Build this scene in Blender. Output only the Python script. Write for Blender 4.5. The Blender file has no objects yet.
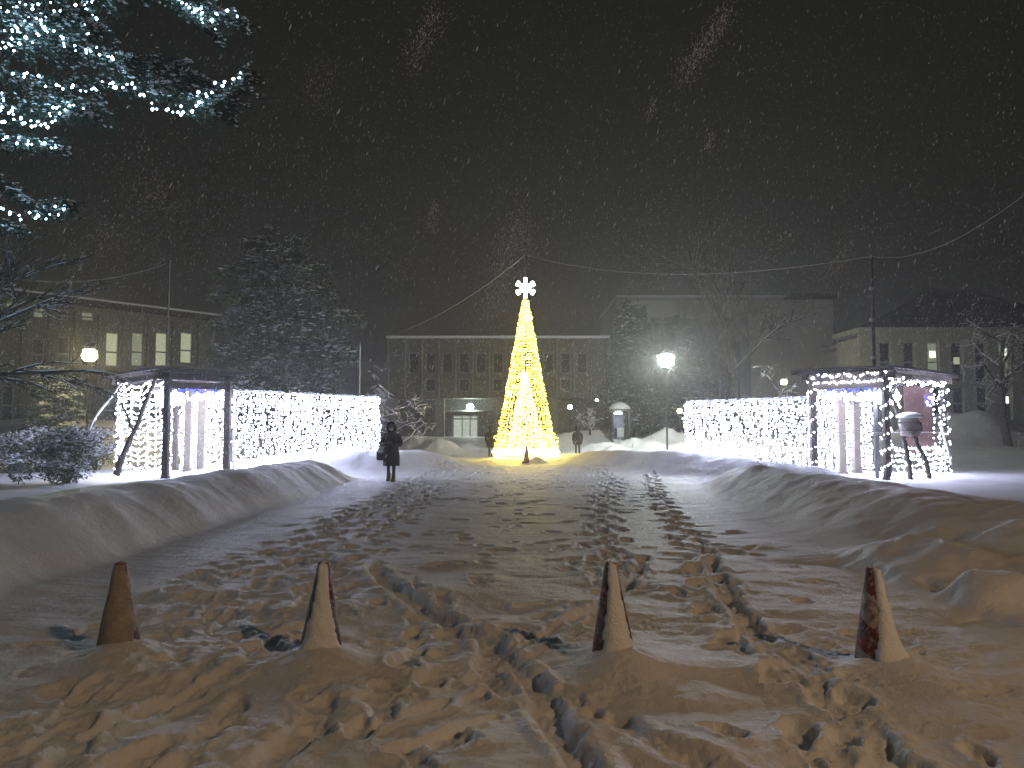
import bpy, bmesh, math, random
import numpy as np
from mathutils import Vector, Matrix
R = math.radians
random.seed(7); rng = np.random.default_rng(11)
scene = bpy.context.scene
COL = scene.collection

# ------------------------------------------------------------------ camera, world, exposure
CAM_Z, F, PITCH = 1.55, 760.0, R(3.4)
cam = bpy.data.cameras.new('camera'); camo = bpy.data.objects.new('camera', cam); COL.objects.link(camo)
cam.sensor_width = 36; cam.lens = F / 1024 * 36; cam.clip_end = 2000; cam.clip_start = .02
camo.location = (0, 0, CAM_Z); camo.rotation_euler = (R(90) + PITCH, 0, 0)
scene.camera = camo
vs = scene.view_settings
vs.view_transform = 'Standard'; vs.look = 'None'; vs.exposure = 1.25; vs.gamma = 1.0; vs.use_curve_mapping = False
w = bpy.data.worlds.new('World'); scene.world = w; w.use_nodes = True
nt = w.node_tree; nt.nodes.clear()
out = nt.nodes.new('ShaderNodeOutputWorld')
sky = nt.nodes.new('ShaderNodeTexSky'); sky.sky_type = 'NISHITA'; sky.sun_disc = False
sky.sun_elevation = R(-6); sky.sun_rotation = R(200)
b1 = nt.nodes.new('ShaderNodeBackground'); b1.inputs[1].default_value = .008
nt.links.new(sky.outputs[0], b1.inputs[0])
b2 = nt.nodes.new('ShaderNodeBackground'); b2.inputs[0].default_value = (.0030, .0031, .0023, 1)   # snow cloud lit by the town
b2.inputs[1].default_value = 1.0
ad = nt.nodes.new('ShaderNodeAddShader'); nt.links.new(b1.outputs[0], ad.inputs[0]); nt.links.new(b2.outputs[0], ad.inputs[1])
nt.links.new(ad.outputs[0], out.inputs[0])
cy = scene.cycles
cy.max_bounces = 4; cy.diffuse_bounces = 2; cy.glossy_bounces = 2; cy.transmission_bounces = 3
cy.transparent_max_bounces = 6; cy.volume_bounces = 0; cy.sample_clamp_indirect = 2.0; cy.sample_clamp_direct = 0
cy.use_denoising = True; cy.use_light_tree = True; cy.caustics_reflective = False; cy.caustics_refractive = False
cy.volume_step_rate = 4

# the sodium street lamp behind the camera (built as an object further down)
LAMP = (8.6, -4.6, 8.2)
WARM_POWER = 420

def P(px, py, d):
    """a photo direction taken to distance d in front of the camera"""
    u, v = (px - 512) / F, (384 - py) / F
    t = d / (math.cos(PITCH) - v * math.sin(PITCH))
    return Vector((u * t, d, CAM_Z + t * (math.sin(PITCH) + v * math.cos(PITCH))))
def X(px, d): return P(px, 429, d).x
def Z(py, d): return P(512, py, d).z

# ------------------------------------------------------------------ materials
def mat(name, col, rough=.7, metal=0, var=0.15, scale=6, bump=0, emit=None, es=0, spec=.3, bscale=None):
    m = bpy.data.materials.new(name); m.use_nodes = True; n = m.node_tree; b = n.nodes['Principled BSDF']
    b.inputs['Roughness'].default_value = rough; b.inputs['Metallic'].default_value = metal
    b.inputs['Specular IOR Level'].default_value = spec
    tc = n.nodes.new('ShaderNodeTexCoord')
    no = n.nodes.new('ShaderNodeTexNoise'); no.inputs['Scale'].default_value = scale; no.inputs['Detail'].default_value = 6
    n.links.new(tc.outputs['Object'], no.inputs['Vector'])
    mx = n.nodes.new('ShaderNodeMix'); mx.data_type = 'RGBA'
    mx.inputs[6].default_value = tuple(max(0, c * (1 - var)) for c in col) + (1,)
    mx.inputs[7].default_value = tuple(min(1, c * (1 + var)) for c in col) + (1,)
    n.links.new(no.outputs[0], mx.inputs[0]); n.links.new(mx.outputs[2], b.inputs['Base Color'])
    if bump:
        n2 = n.nodes.new('ShaderNodeTexNoise'); n2.inputs['Scale'].default_value = bscale or scale * 4; n2.inputs['Detail'].default_value = 5
        n.links.new(tc.outputs['Object'], n2.inputs['Vector'])
        bp = n.nodes.new('ShaderNodeBump'); bp.inputs['Strength'].default_value = bump; bp.inputs['Distance'].default_value = .02
        n.links.new(n2.outputs[0], bp.inputs['Height']); n.links.new(bp.outputs[0], b.inputs['Normal'])
    if emit:
        b.inputs['Emission Color'].default_value = tuple(emit) + (1,); b.inputs['Emission Strength'].default_value = es
    return m
def glow(name, col, s):
    m = bpy.data.materials.new(name); m.use_nodes = True; n = m.node_tree; n.nodes.clear()
    o = n.nodes.new('ShaderNodeOutputMaterial'); e = n.nodes.new('ShaderNodeEmission')
    e.inputs[0].default_value = tuple(col) + (1,); e.inputs[1].default_value = s
    n.links.new(e.outputs[0], o.inputs[0]); m.cycles.emission_sampling = 'FRONT'
    return m
M = dict(
    snow_soft=mat('fresh_snow', (.78, .80, .83), .6, var=.03, scale=3, bump=.5, bscale=60),
    far_snow=mat('lying_snow', (.74, .76, .79), .7, var=.05, scale=1),
    flake=mat('snowflake', (.8, .8, .82), .8, var=.02),
    bark=mat('bark', (.055, .043, .034), .9, var=.4, scale=9, bump=.8),
    needles=mat('conifer_needles', (.035, .055, .03), .8, var=.4, scale=2.5),
    needles_near=mat('near_conifer_needles', (.04, .062, .040), .7, var=.4, scale=4),
    leaves=mat('shrub_leaves', (.035, .055, .028), .6, var=.4, scale=5),
    wood=mat('dark_stained_wood', (.05, .038, .030), .75, var=.35, scale=5, bump=.5),
    pale_wood=mat('weathered_wood', (.13, .11, .085), .8, var=.3, scale=6, bump=.5),
    red_wood=mat('reddish_wood_board', (.085, .045, .038), .7, var=.25, scale=5),
    roof=mat('roof_sheet', (.07, .065, .07), .6, var=.2),
    wire=mat('string_wire', (.03, .03, .03), .6),
    dark_wire=mat('frosted_overhead_wire', (.34, .34, .34), .6),
    metal=mat('dark_painted_metal', (.05, .05, .052), .5, var=.2),
    steel=mat('galvanised_steel', (.28, .28, .28), .45, .6, var=.2),
    concrete=mat('concrete', (.18, .178, .155), .9, var=.15, scale=.5, bump=.3),
    cream=mat('cream_render', (.22, .22, .165), .9, var=.12, scale=.6),
    olive=mat('grey_green_render', (.10, .10, .078), .9, var=.15, scale=.5),
    darkwall=mat('dark_recess_wall', (.09, .09, .085), .9, var=.2, scale=.8),
    tiles=mat('dark_roof_tiles', (.018, .017, .016), .85, var=.3, scale=3),
    frame=mat('window_frame', (.22, .22, .21), .5, var=.1),
    glass=mat('dark_window_glass', (.02, .022, .024), .08, var=.1, spec=.6),
    coat=mat('black_padded_coat', (.012, .012, .015), .8, var=.3, scale=15, bump=.4),
    trousers=mat('black_trousers', (.014, .014, .016), .85, var=.3),
    boots=mat('grey_boots', (.13, .12, .10), .8, var=.2),
    skin=mat('skin', (.45, .30, .23), .6, var=.05),
    mask=mat('white_face_mask', (.75, .75, .75), .8, var=.03),
    bagw=mat('white_bag', (.72, .72, .74), .6, var=.05),
    bagb=mat('black_bag', (.015, .015, .017), .5, var=.2),
    steelcone=mat('cone_rim', (.2, .09, .05), .7),
    W=glow('white_led', (.66, .71, 1.0), 15.0), W2=glow('white_led_bright', (.70, .74, 1.0), 50.0),
    B=glow('blue_led', (.035, .05, 1.0), 3.6), C=glow('ice_blue_led', (.45, .76, 1.0), 24.0),
    Y=glow('gold_led', (1.0, .66, .055), 5.0), YW=glow('warm_white_led', (1.0, .80, .20), 9.0),
    star=glow('star_led', (.95, .97, 1.0), 6.0),
    lampW=glow('white_lamp_globe', (.93, 1.0, .95), 240.0), lampY=glow('yellow_lamp_globe', (1.0, .84, .36), 100.0),
    lampS=glow('small_lamp', (1.0, .95, .80), 40.0), lampO=glow('orange_lamp', (1.0, .60, .20), 40.0),
    lampD=glow('door_lamp', (.85, 1.0, .92), 40.0),
    lampF=glow('sodium_lamp', (1.0, .65, .36), 1080.0),
    win=glow('lit_window', (.62, .66, .42), .26), win2=glow('dim_lit_window', (.5, .56, .36), .16), win3=glow('bright_window_light', (.85, .95, .8), .9),
    door=glow('lit_doorway', (.7, .78, .66), .28),
)

fm_ = M['flake'].node_tree; fb = fm_.nodes['Principled BSDF']; tr_ = fm_.nodes.new('ShaderNodeBsdfTranslucent'); tr_.inputs[0].default_value = (.85, .85, .88, 1)
mxs = fm_.nodes.new('ShaderNodeMixShader'); mxs.inputs[0].default_value = .5; fm_.links.new(fb.outputs[0], mxs.inputs[1]); fm_.links.new(tr_.outputs[0], mxs.inputs[2]); fm_.links.new(mxs.outputs[0], fm_.nodes['Material Output'].inputs[0])
# ------------------------------------------------------------------ mesh helpers
class MB:
    def __init__(s): s.v = []; s.f = []; s.m = []; s.n = 0
    def add(s, v, f, mi=0):
        v = np.asarray(v, float).reshape(-1, 3); s.v.append(v)
        for q in f: s.f.append(tuple(int(i) + s.n for i in q)); s.m.append(mi)
        s.n += len(v); return s
    def box(s, c, d, mi=0, rz=0, rx=0, ry=0):
        c = Vector(c); h = [x / 2 for x in d]
        Rm = Matrix.Rotation(rz, 3, 'Z') @ Matrix.Rotation(ry, 3, 'Y') @ Matrix.Rotation(rx, 3, 'X')
        vs_ = [c + Rm @ Vector((x * h[0], y * h[1], z * h[2])) for z in (-1, 1) for y in (-1, 1) for x in (-1, 1)]
        return s.add(vs_, [(0, 2, 3, 1), (4, 5, 7, 6), (0, 1, 5, 4), (2, 6, 7, 3), (0, 4, 6, 2), (1, 3, 7, 5)], mi)
    def beam(s, a, b, wd, ht, mi=0):
        a = Vector(a); b = Vector(b); d = (b - a); L = d.length; d.normalize()
        up = Vector((0, 0, 1)) if abs(d.z) < .95 else Vector((0, 1, 0))
        sd = d.cross(up).normalized(); u2 = sd.cross(d)
        v = [p + sd * (x * wd / 2) + u2 * (y * ht / 2) for p in (a, b) for x, y in ((-1, -1), (1, -1), (1, 1), (-1, 1))]
        return s.add(v, [(3, 2, 1, 0), (4, 5, 6, 7), (0, 1, 5, 4), (1, 2, 6, 5), (2, 3, 7, 6), (3, 0, 4, 7)], mi)
    def tube(s, pts, rad, n=6, mi=0, cap=True):
        pts = [Vector(p) for p in pts]
        if not hasattr(rad, '__len__'): rad = [rad] * len(pts)
        prev = None; V = []
        for i, p in enumerate(pts):
            t = (pts[min(i + 1, len(pts) - 1)] - pts[max(i - 1, 0)])
            if t.length < 1e-9: t = Vector((0, 0, 1))
            t.normalize()
            if prev is None: a = t.orthogonal().normalized()
            else:
                a = prev - t * prev.dot(t)
                a = a.normalized() if a.length > 1e-6 else t.orthogonal().normalized()
            prev = a; bb = t.cross(a)
            for k in range(n):
                an = 2 * math.pi * k / n; V.append(p + (a * math.cos(an) + bb * math.sin(an)) * rad[i])
        Fc = []
        for i in range(len(pts) - 1):
            for k in range(n):
                Fc.append((i * n + k, i * n + (k + 1) % n, (i + 1) * n + (k + 1) % n, (i + 1) * n + k))
        if cap: Fc.append(tuple(range(n))[::-1]); Fc.append(tuple((len(pts) - 1) * n + k for k in range(n)))
        return s.add(V, Fc, mi)
    def lathe(s, prof, c=(0, 0, 0), n=20, mi=0, sx=1, sy=1):
        V = []; c = Vector(c)
        for r, z in prof:
            for k in range(n):
                an = 2 * math.pi * k / n; V.append(c + Vector((r * sx * math.cos(an), r * sy * math.sin(an), z)))
        Fc = [(i * n + k, i * n + (k + 1) % n, (i + 1) * n + (k + 1) % n, (i + 1) * n + k) for i in range(len(prof) - 1) for k in range(n)]
        Fc.append(tuple(range(n))[::-1]); Fc.append(tuple((len(prof) - 1) * n + k for k in range(n)))
        return s.add(V, Fc, mi)
    def batch(s, tv, tf, pts, mats3, mi=0):
        """tv template verts (k,3); pts (n,3); mats3 (n,3,3)"""
        tv = np.asarray(tv, float); pts = np.asarray(pts, float); n = len(pts); k = len(tv)
        if n == 0: return s
        V = np.einsum('nij,kj->nki', mats3, tv) + pts[:, None, :]
        s.v.append(V.reshape(-1, 3))
        tf = [tuple(q) for q in tf]
        for i in range(n):
            o = s.n + i * k
            for q in tf: s.f.append(tuple(o + a for a in q)); s.m.append(mi)
        s.n += n * k; return s
    def bulbs(s, pts, r, mi=0):
        pts = np.asarray(pts, float).reshape(-1, 3)
        rr = r * rng.uniform(.6, 1.35, len(pts))
        return s.batch(OCT, OCTF, pts, rr[:, None, None] * np.eye(3)[None], mi)
    def build(s, name, mats, parent=None, smooth=False, origin=None):
        me = bpy.data.meshes.new(name); V = np.concatenate(s.v) if s.v else np.zeros((0, 3))
        if origin is not None: V = V - np.array(origin)
        me.from_pydata(V.tolist(), [], s.f)
        for m_ in (mats if isinstance(mats, (list, tuple)) else [mats]): me.materials.append(m_)
        me.polygons.foreach_set('material_index', s.m)
        if smooth: me.polygons.foreach_set('use_smooth', [True] * len(s.f))
        me.update()
        o = bpy.data.objects.new(name, me); COL.objects.link(o)
        if origin is not None: o.location = origin
        if parent: o.parent = parent
        return o
OCT = [(1, 0, 0), (-1, 0, 0), (0, 1, 0), (0, -1, 0), (0, 0, 1), (0, 0, -1)]
OCTF = [(0, 2, 4), (2, 1, 4), (1, 3, 4), (3, 0, 4), (2, 0, 5), (1, 2, 5), (3, 1, 5), (0, 3, 5)]
def randrot(n):
    q = rng.normal(size=(n, 4)); q /= np.linalg.norm(q, axis=1)[:, None]; a, b, c, d = q.T
    return np.stack([np.stack([1-2*(c*c+d*d), 2*(b*c-a*d), 2*(b*d+a*c)], -1), np.stack([2*(b*c+a*d), 1-2*(b*b+d*d), 2*(c*d-a*b)], -1),
                     np.stack([2*(b*d-a*c), 2*(c*d+a*b), 1-2*(b*b+c*c)], -1)], 1)
def tag(o, label=None, cat=None, group=None, kind=None):
    if label: o['label'] = label
    if cat: o['category'] = cat
    if group: o['group'] = group
    if kind: o['kind'] = kind
    return o
def thing(name, label, cat, loc=(0, 0, 0), rz=0, group=None):
    o = bpy.data.objects.new(name, None); COL.objects.link(o); o.empty_display_size = .3
    o.location = loc; o.rotation_euler = (0, 0, rz); return tag(o, label, cat, group)
LEAF = [(0, 0, 0), (.5, .12, .02), (1, 0, -.05), (.5, -.12, .02)]; LEAFF = [(0, 1, 2, 3)]
def dirmats(dirs, length, width, roll=None):
    d = dirs / np.linalg.norm(dirs, axis=1)[:, None]; n = len(d)
    r = rng.normal(size=(n, 3)); a = np.cross(d, r); a /= np.linalg.norm(a, axis=1)[:, None]; b = np.cross(d, a)
    L = np.broadcast_to(length, n); Wd = np.broadcast_to(width, n)
    return np.stack([d * L[:, None], a * Wd[:, None], b * Wd[:, None]], -1)
LUMP = [(1, 0, 0), (.3, .8, .05), (-.8, .55, 0), (-.9, -.5, 0), (.2, -.9, .05), (.1, 0, .75), (-.1, .1, -.35)]
LUMPF = [(0, 1, 5), (1, 2, 5), (2, 3, 5), (3, 4, 5), (4, 0, 5), (1, 0, 6), (2, 1, 6), (3, 2, 6), (4, 3, 6), (0, 4, 6)]
def lumps(mb, pts, size, flat=.5, mi=0):
    pts = np.asarray(pts, float).reshape(-1, 3); n = len(pts)
    if n == 0: return
    a = rng.uniform(0, 2 * np.pi, n); sz = size * rng.uniform(.55, 1.4, n); z = np.zeros(n)
    Mx = np.stack([np.stack([np.cos(a) * sz, -np.sin(a) * sz * .7, z], -1), np.stack([np.sin(a) * sz, np.cos(a) * sz * .7, z], -1), np.stack([z, z, sz * flat], -1)], 1)
    mb.batch(LUMP, LUMPF, pts, Mx, mi)

# ------------------------------------------------------------------ noise
def vnoise(x, y, seed):
    xi = np.floor(x).astype(np.int64); yi = np.floor(y).astype(np.int64); fx = x - xi; fy = y - yi
    fx = fx * fx * fx * (fx * (fx * 6 - 15) + 10); fy = fy * fy * fy * (fy * (fy * 6 - 15) + 10)
    def h(a, b):
        n = (a * 374761393 + b * 668265263 + seed * 1442695041) & 0xffffffff
        n = ((n ^ (n >> 13)) * 1274126177) & 0xffffffff; n = n ^ (n >> 16)
        return (n & 0xffff) / 32767.5 - 1
    return (h(xi, yi) * (1 - fx) + h(xi + 1, yi) * fx) * (1 - fy) + (h(xi, yi + 1) * (1 - fx) + h(xi + 1, yi + 1) * fx) * fy
def fbm(x, y, seed, oct=4, g=.5):
    s = 0; a = 1; t = 0
    for k in range(oct):
        c, sn = math.cos(k * 1.1), math.sin(k * 1.1)
        s = s + a * vnoise((x * c - y * sn) * 2 ** k, (x * sn + y * c) * 2 ** k, seed + k * 17); t += a; a *= g
    return s / t
def sst(a, b, x): t = np.clip((x - a) / (b - a), 0, 1); return t * t * (3 - 2 * t)
def ridge(x, y, pts, h, sw):
    """height of a ridge along a polyline"""
    best = np.zeros_like(x)
    for i, ((x0, y0), (x1, y1)) in enumerate(zip(pts[:-1], pts[1:])):
        dx, dy = x1 - x0, y1 - y0; L2 = dx * dx + dy * dy
        t = np.clip(((x - x0) * dx + (y - y0) * dy) / L2, 0, 1)
        d = np.hypot(x - x0 - t * dx, y - y0 - t * dy)
        hh = h[i] + (h[i + 1] - h[i]) * t if hasattr(h, '__len__') else h
        best = np.maximum(best, hh * np.exp(-(d / sw) ** 2))
    return best

CONES = [(P(119, 655, 5.25).x, 5.25), (P(320, 655, 5.2).x, 5.2), (P(614, 655, 5.15).x, 5.15), (P(879, 655, 5.15).x, 5.15)]
def groundH(x, y, detail=True):
    wob = .35 * fbm(x * .0 + 3.1, y * .35, 5, 3)
    # left bank
    hcL = .68 + .14 * fbm(x * .2, y * .5, 21, 3)
    foot = -4.45 + wob
    tb = np.clip((foot - x) / 1.35, 0, 1); up = .55 * sst(0, .8, tb) + .45 * tb ** .8 * sst(0, .3, tb)
    plat = .33 - .28 * sst(9, 20, y)
    zl = hcL * up; zl = np.where(x < foot - 1.35, plat + (hcL - plat) * (1 - sst(0, 1.5, foot - 1.35 - x)), zl)
    endL = 1 - sst(22.3, 24.6, y + .5 * (x + 6) * .3)
    farL = .06 * sst(0, 2, -x - 6)
    zl = zl * endL + farL * (1 - endL)
    zl = np.where(x < 0, zl, 0)
    # right bank: a broad smooth drift
    fr = np.interp(y, [0, 5, 9, 16.6, 22], [3.1, 2.9, 2.5, 3.7, 4.6]) + wob * .8
    cr = np.interp(y, [0, 6, 9, 12, 17, 22], [7.4, 6.8, 6.1, 5.8, 5.5, 6.4])
    hcR = np.interp(y, [0, 6, 9, 12, 15, 17, 19, 22], [.48, .52, .58, .66, .72, .74, .62, .46]) + .06 * fbm(x * .3, y * .4, 41, 3)
    t = (x - fr) / (cr - fr)
    zr = hcR * (.30 * np.clip(t, 0, 1) ** 1.2 + .70 * sst(.38, .96, t))
    zr = np.where(t > 1, plat + (hcR - plat) * (1 - sst(0, 2.4, x - cr)), zr)
    endR = 1 - sst(19.5, 23, y)
    zr = zr * endR + .05 * sst(4, 8, x) * (1 - endR)
    zr = np.where(x > 0, zr, 0)
    z = zl + zr
    # terraces and a hollow in the right bank
    wx = x + .12 * fbm(x * 2, y * 2, 55, 3); wy = y + .12 * fbm(x * 2, y * 2, 56, 3)
    z = z - .20 * np.exp(-((wx - 3.08) / .34) ** 4 - ((wy - 7.55) / .22) ** 4)
    z = z - .22 * np.exp(-((wx - 3.55) / .45) ** 2 - ((wy - 8.3) / .5) ** 2)
    z = z + .20 * np.exp(-((wx - 4.35) / .50) ** 4 - ((wy - 8.3) / .8) ** 4)
    z = z + .24 * np.exp(-((wx - 4.18) / .34) ** 4 - ((wy - 6.7) / .36) ** 4)
    z = z - .13 * np.exp(-((wx - 3.72) / .17) ** 2 - ((wy - 6.1) / .15) ** 2)
    z = z - .07 * np.exp(-((wx - 3.95) / .05) ** 2 - ((wy - 7.4) / .22) ** 2)
    # ploughed ridges round the square
    rw = 1 + .18 * fbm(x * .6, y * .6, 77, 3)
    z = np.maximum(z, ridge(x, y, [(-9.6, 26.3), (-7.4, 26.8), (-5.0, 27.6), (-3.4, 30), (-2.9, 33)], [.45, .82, .85, .7, .3], 1.25) * rw)
    z = np.maximum(z, ridge(x, y, [(8.4, 21.6), (7.4, 23.2), (6.1, 26.2), (4.6, 30), (3.8, 34), (3.2, 38)], [.45, .6, .82, .72, .55, .3], 1.15) * rw)
    z = z + .22 * np.exp(-(((x - .6) / 2.1) ** 4 + ((y - 36.9) / 2.4) ** 4))
    z = z + .30 * np.exp(-((x - 1.1) / .4) ** 2 - ((y - 34.3) / .35) ** 2)
    for px, d, hh, r in ((442, 47, .8, 1.3), (424, 49, 1.0, 1.8), (462, 50, .45, 1.2), (470, 52, .3, 2.4), (548, 56, .5, 3.), (601, 50, .6, 1.5), (618, 48, .45, .9), (640, 52, .75, 2.0), (668, 54, 1.1, 2.0), (655, 49, .5, 1.0), (695, 50, .6, 2.0), (585, 60, .8, 3)):
        xx = X(px, d); z = z + hh * (1 + .35 * fbm(x * 1.1, y * 1.1, 101, 3)) * np.exp(-((x - xx) / r) ** 2 - ((y - d) / (r * .8)) ** 2)
    z = z + .75 * sst(50, 62, y) * (1 + .3 * fbm(x * .15, y * .2, 9, 3))
    z = z + 2.0 * np.exp(-((y - 46) / 4.5) ** 4) * sst(-13, -19, x) * (1 + .12 * fbm(x * .3, y * .3, 90, 2))
    xx = X(972, 48); z = z + 2.0 * np.exp(-np.abs((x - xx) / 4.6) ** 2.6 - ((y - 49) / 3) ** 2) * (1 + .25 * fbm(x * .7, y * .7, 91, 3))
    z = z + .45 * sst(30, 46, y) * sst(10, 16, x)
    # drifts on the banks
    off = sst(.04, .35, z)
    z = z + off * (.065 * fbm(x * .9, y * .7, 3, 4) + sst(2.6, 3.6, x) * sst(12, 8, y) * (.16 * fbm(x * 1.1, y * 1.1, 400, 3) - .07 * np.abs(fbm(x * 1.9, y * 1.9, 401, 3))) + .02 * fbm(x * 2.6, y * 2.2, 4, 3))
    z = z + .035 * fbm(x * .5, y * .35, 66, 3)
    return z

def make_ground():
    def seg(a, b, s0, s1):
        r = [a]; 
        while r[-1] < b:
            t = (r[-1] - a) / (b - a); r.append(r[-1] + s0 * (s1 / s0) ** t)
        r = np.array(r[:-1]); return r
    xr = np.concatenate([seg(0, 3.2, .0135, .0135), seg(3.2, 8, .016, .045), seg(8, 34, .05, 1.1), seg(34, 200, 1.2, 30), [200.]])
    xs = np.concatenate([-xr[1:][::-1], xr])
    ys = np.concatenate([[-60, -40, -25, -15, -10, -7, -5], seg(-4, 2.2, .3, .05), seg(2.2, 8, .0135, .016), seg(8, 16, .02, .055), seg(16, 42, .06, .16), seg(42, 75, .2, 1.2), seg(75, 240, 1.5, 25), [240.]])
    Xg, Yg = np.meshgrid(xs, ys); nx, ny = len(xs), len(ys)
    Zg = groundH(Xg, Yg)
    road = sst(.25, .02, Zg) * sst(60, 34, Yg)
    near = sst(14, 5, Yg)
    # trodden surface: wind ripples, churned lumps
    dent = np.zeros_like(Zg); churn = np.zeros_like(Zg)
    def stamp(cx, cy, ang, L, Wd, dep, rim=.16):
        rad = max(L, Wd) * 2.2 + .1
        i0, i1 = np.searchsorted(ys, [cy - rad, cy + rad]); j0, j1 = np.searchsorted(xs, [cx - rad, cx + rad])
        if i1 <= i0 or j1 <= j0: return
        xx = Xg[i0:i1, j0:j1] - cx; yy = Yg[i0:i1, j0:j1] - cy
        xx = xx + .035 * vnoise(Xg[i0:i1, j0:j1] * 9, Yg[i0:i1, j0:j1] * 9, 3); yy = yy + .035 * vnoise(Xg[i0:i1, j0:j1] * 9, Yg[i0:i1, j0:j1] * 9, 4)
        c, s = math.cos(ang), math.sin(ang)
        u = (xx * c + yy * s) / L; v = (-xx * s + yy * c) / Wd
        q = np.sqrt(u * u + v * v)
        d = -dep * (1 - sst(.65, 1.1, q)) + dep * rim * np.exp(-((q - 1.35) / .28) ** 2)
        S = dent[i0:i1, j0:j1]; S[:] = np.where(d < 0, np.minimum(S, S * .4 + d), S + d * (S > -.02))
        C = churn[i0:i1, j0:j1]; C[:] = np.maximum(C, np.exp(-(q / 1.7) ** 2))
    def furrow(pts, wd, dep, rim=.25, sd=1):
        pts = np.array(pts, float); x0, y0 = pts.min(0) - .6; x1, y1 = pts.max(0) + .6
        i0, i1 = np.searchsorted(ys, [y0, y1]); j0, j1 = np.searchsorted(xs, [x0, x1]); xx = Xg[i0:i1, j0:j1]; yy = Yg[i0:i1, j0:j1]
        wx = xx + .07 * fbm(xx * 2.2, yy * 2.2, 200 + sd, 3) + .018 * fbm(xx * 11, yy * 11, 210 + sd, 3); wy = yy + .07 * fbm(xx * 2.2, yy * 2.2, 220 + sd, 3) + .018 * fbm(xx * 11, yy * 11, 230 + sd, 3)
        best = np.full_like(xx, 9.)
        for (a, b), (c, d) in zip(pts[:-1], pts[1:]):
            dx, dy = c - a, d - b; t = np.clip(((wx - a) * dx + (wy - b) * dy) / (dx * dx + dy * dy), 0, 1); best = np.minimum(best, np.hypot(wx - a - t * dx, wy - b - t * dy))
        mod = np.clip(.62 + .75 * fbm(xx * 2.6, yy * 2.6, 240 + sd, 3), .12, 1.2); q = best / wd
        dep = dep * 1.1; d = -dep * mod * (1 - sst(.45, 1.05, q)) + dep * rim * mod * np.exp(-((q - 1.45) / .4) ** 2)
        S = dent[i0:i1, j0:j1]; S[:] = np.where(d < 0, np.minimum(S, S * .4 + d), S + d * (S > -.02)); C = churn[i0:i1, j0:j1]; C[:] = np.maximum(C, np.exp(-(q / 1.8) ** 2))
    def trail(pts, step=.62, side=.13, jit=.05, dep=.07, L=.17, Wd=.085, drag=.3, reps=1, spread=.0):
        for rp in range(reps):
            off = random.uniform(-spread, spread)
            P2 = [Vector((a + off + random.uniform(-.05, .05), b)) for a, b in pts]; k = 0; carry = random.uniform(0, step)
            for a, b in zip(P2[:-1], P2[1:]):
                d = b - a; L0 = d.length; d.normalize(); nrm = Vector((-d.y, d.x)); s = carry
                while s < L0:
                    q = a + d * s + nrm * (side * (1 if k % 2 else -1)) + Vector((random.uniform(-jit, jit), random.uniform(-jit, jit)))
                    stamp(q.x, q.y, math.atan2(d.y, d.x) + random.uniform(-.25, .25), L * random.uniform(.85, 1.3), Wd * random.uniform(.85, 1.3), dep * random.uniform(.6, 1.25))
                    if random.random() < drag: stamp(q.x - d.x * .25, q.y - d.y * .25, math.atan2(d.y, d.x), .2, .05, dep * .5, .2)
                    s += step * random.uniform(.85, 1.15); k += 1
                carry = s - L0
    # left footpath
    trail([(-1.9, 2.5), (-2.2, 5.2), (-2.35, 7.5), (-2.5, 11), (-2.4, 17), (-2.5, 30)], reps=6, spread=.45, dep=.044)
    trail([(-1.7, 7.0), (-1.75, 11), (-2.0, 17), (-1.2, 31)], reps=2, spread=.2, dep=.04)
    trail([(-3.3, 6.0), (-3.1, 9), (-2.9, 14), (-3.0, 26)], reps=3, spread=.3, dep=.032)
    # right single file trail and the band between
    trail([(1.55, 2.6), (1.75, 4.2), (1.8, 5.2), (1.85, 6.9), (2.3, 9.7), (3.25, 16.6), (4.6, 25.6)], reps=2, spread=.06, dep=.070, step=.46, L=.17, Wd=.09)
    furrow([(1.75, 2.6), (1.85, 4.0), (1.85, 5.2), (1.95, 6.9), (2.3, 9.0)], .10, .06, sd=2)
    trail([(.95, 8), (1.3, 10), (2.1, 16.6), (3.1, 23), (3.2, 30)], reps=5, spread=.36, dep=.038)
    # crossing tracks in front, ploughed through the soft snow
    furrow([(-1.5, 8.4), (-1.08, 7.3), (-.6, 6.4), (-.09, 5.55), (.12, 4.8), (.30, 3.7), (.45, 2.6)], .11, .105, sd=3)
    furrow([(1.55, 9.2), (1.2, 7.8), (.75, 6.7), (.1, 5.6), (-.22, 4.9)], .09, .085, sd=4)
    furrow([(-.18, 5.9), (-.16, 5.2), (-.02, 4.7)], .10, .07, sd=5)
    furrow([(-.75, 4.15), (-.35, 4.5)], .055, .09, sd=6); furrow([(-.55, 3.85), (-.12, 4.25)], .05, .08, sd=7)
    furrow([(-2.75, 2.8), (-2.3, 3.8), (-1.75, 5.0), (-1.35, 5.6), (-.95, 5.45)], .10, .065, sd=8)
    furrow([(-1.25, 3.0), (-1.15, 3.7), (-1.1, 4.4)], .13, .07, sd=10); furrow([(-2.2, 2.9), (-1.9, 3.5), (-1.5, 4.1)], .09, .05, sd=11); furrow([(-3.4, 3.4), (-2.6, 4.0), (-2.1, 4.7)], .10, .04, sd=12)
    furrow([(.75, 2.7), (.95, 3.5), (.62, 3.95), (.55, 4.2)], .11, .09, sd=13)
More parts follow.
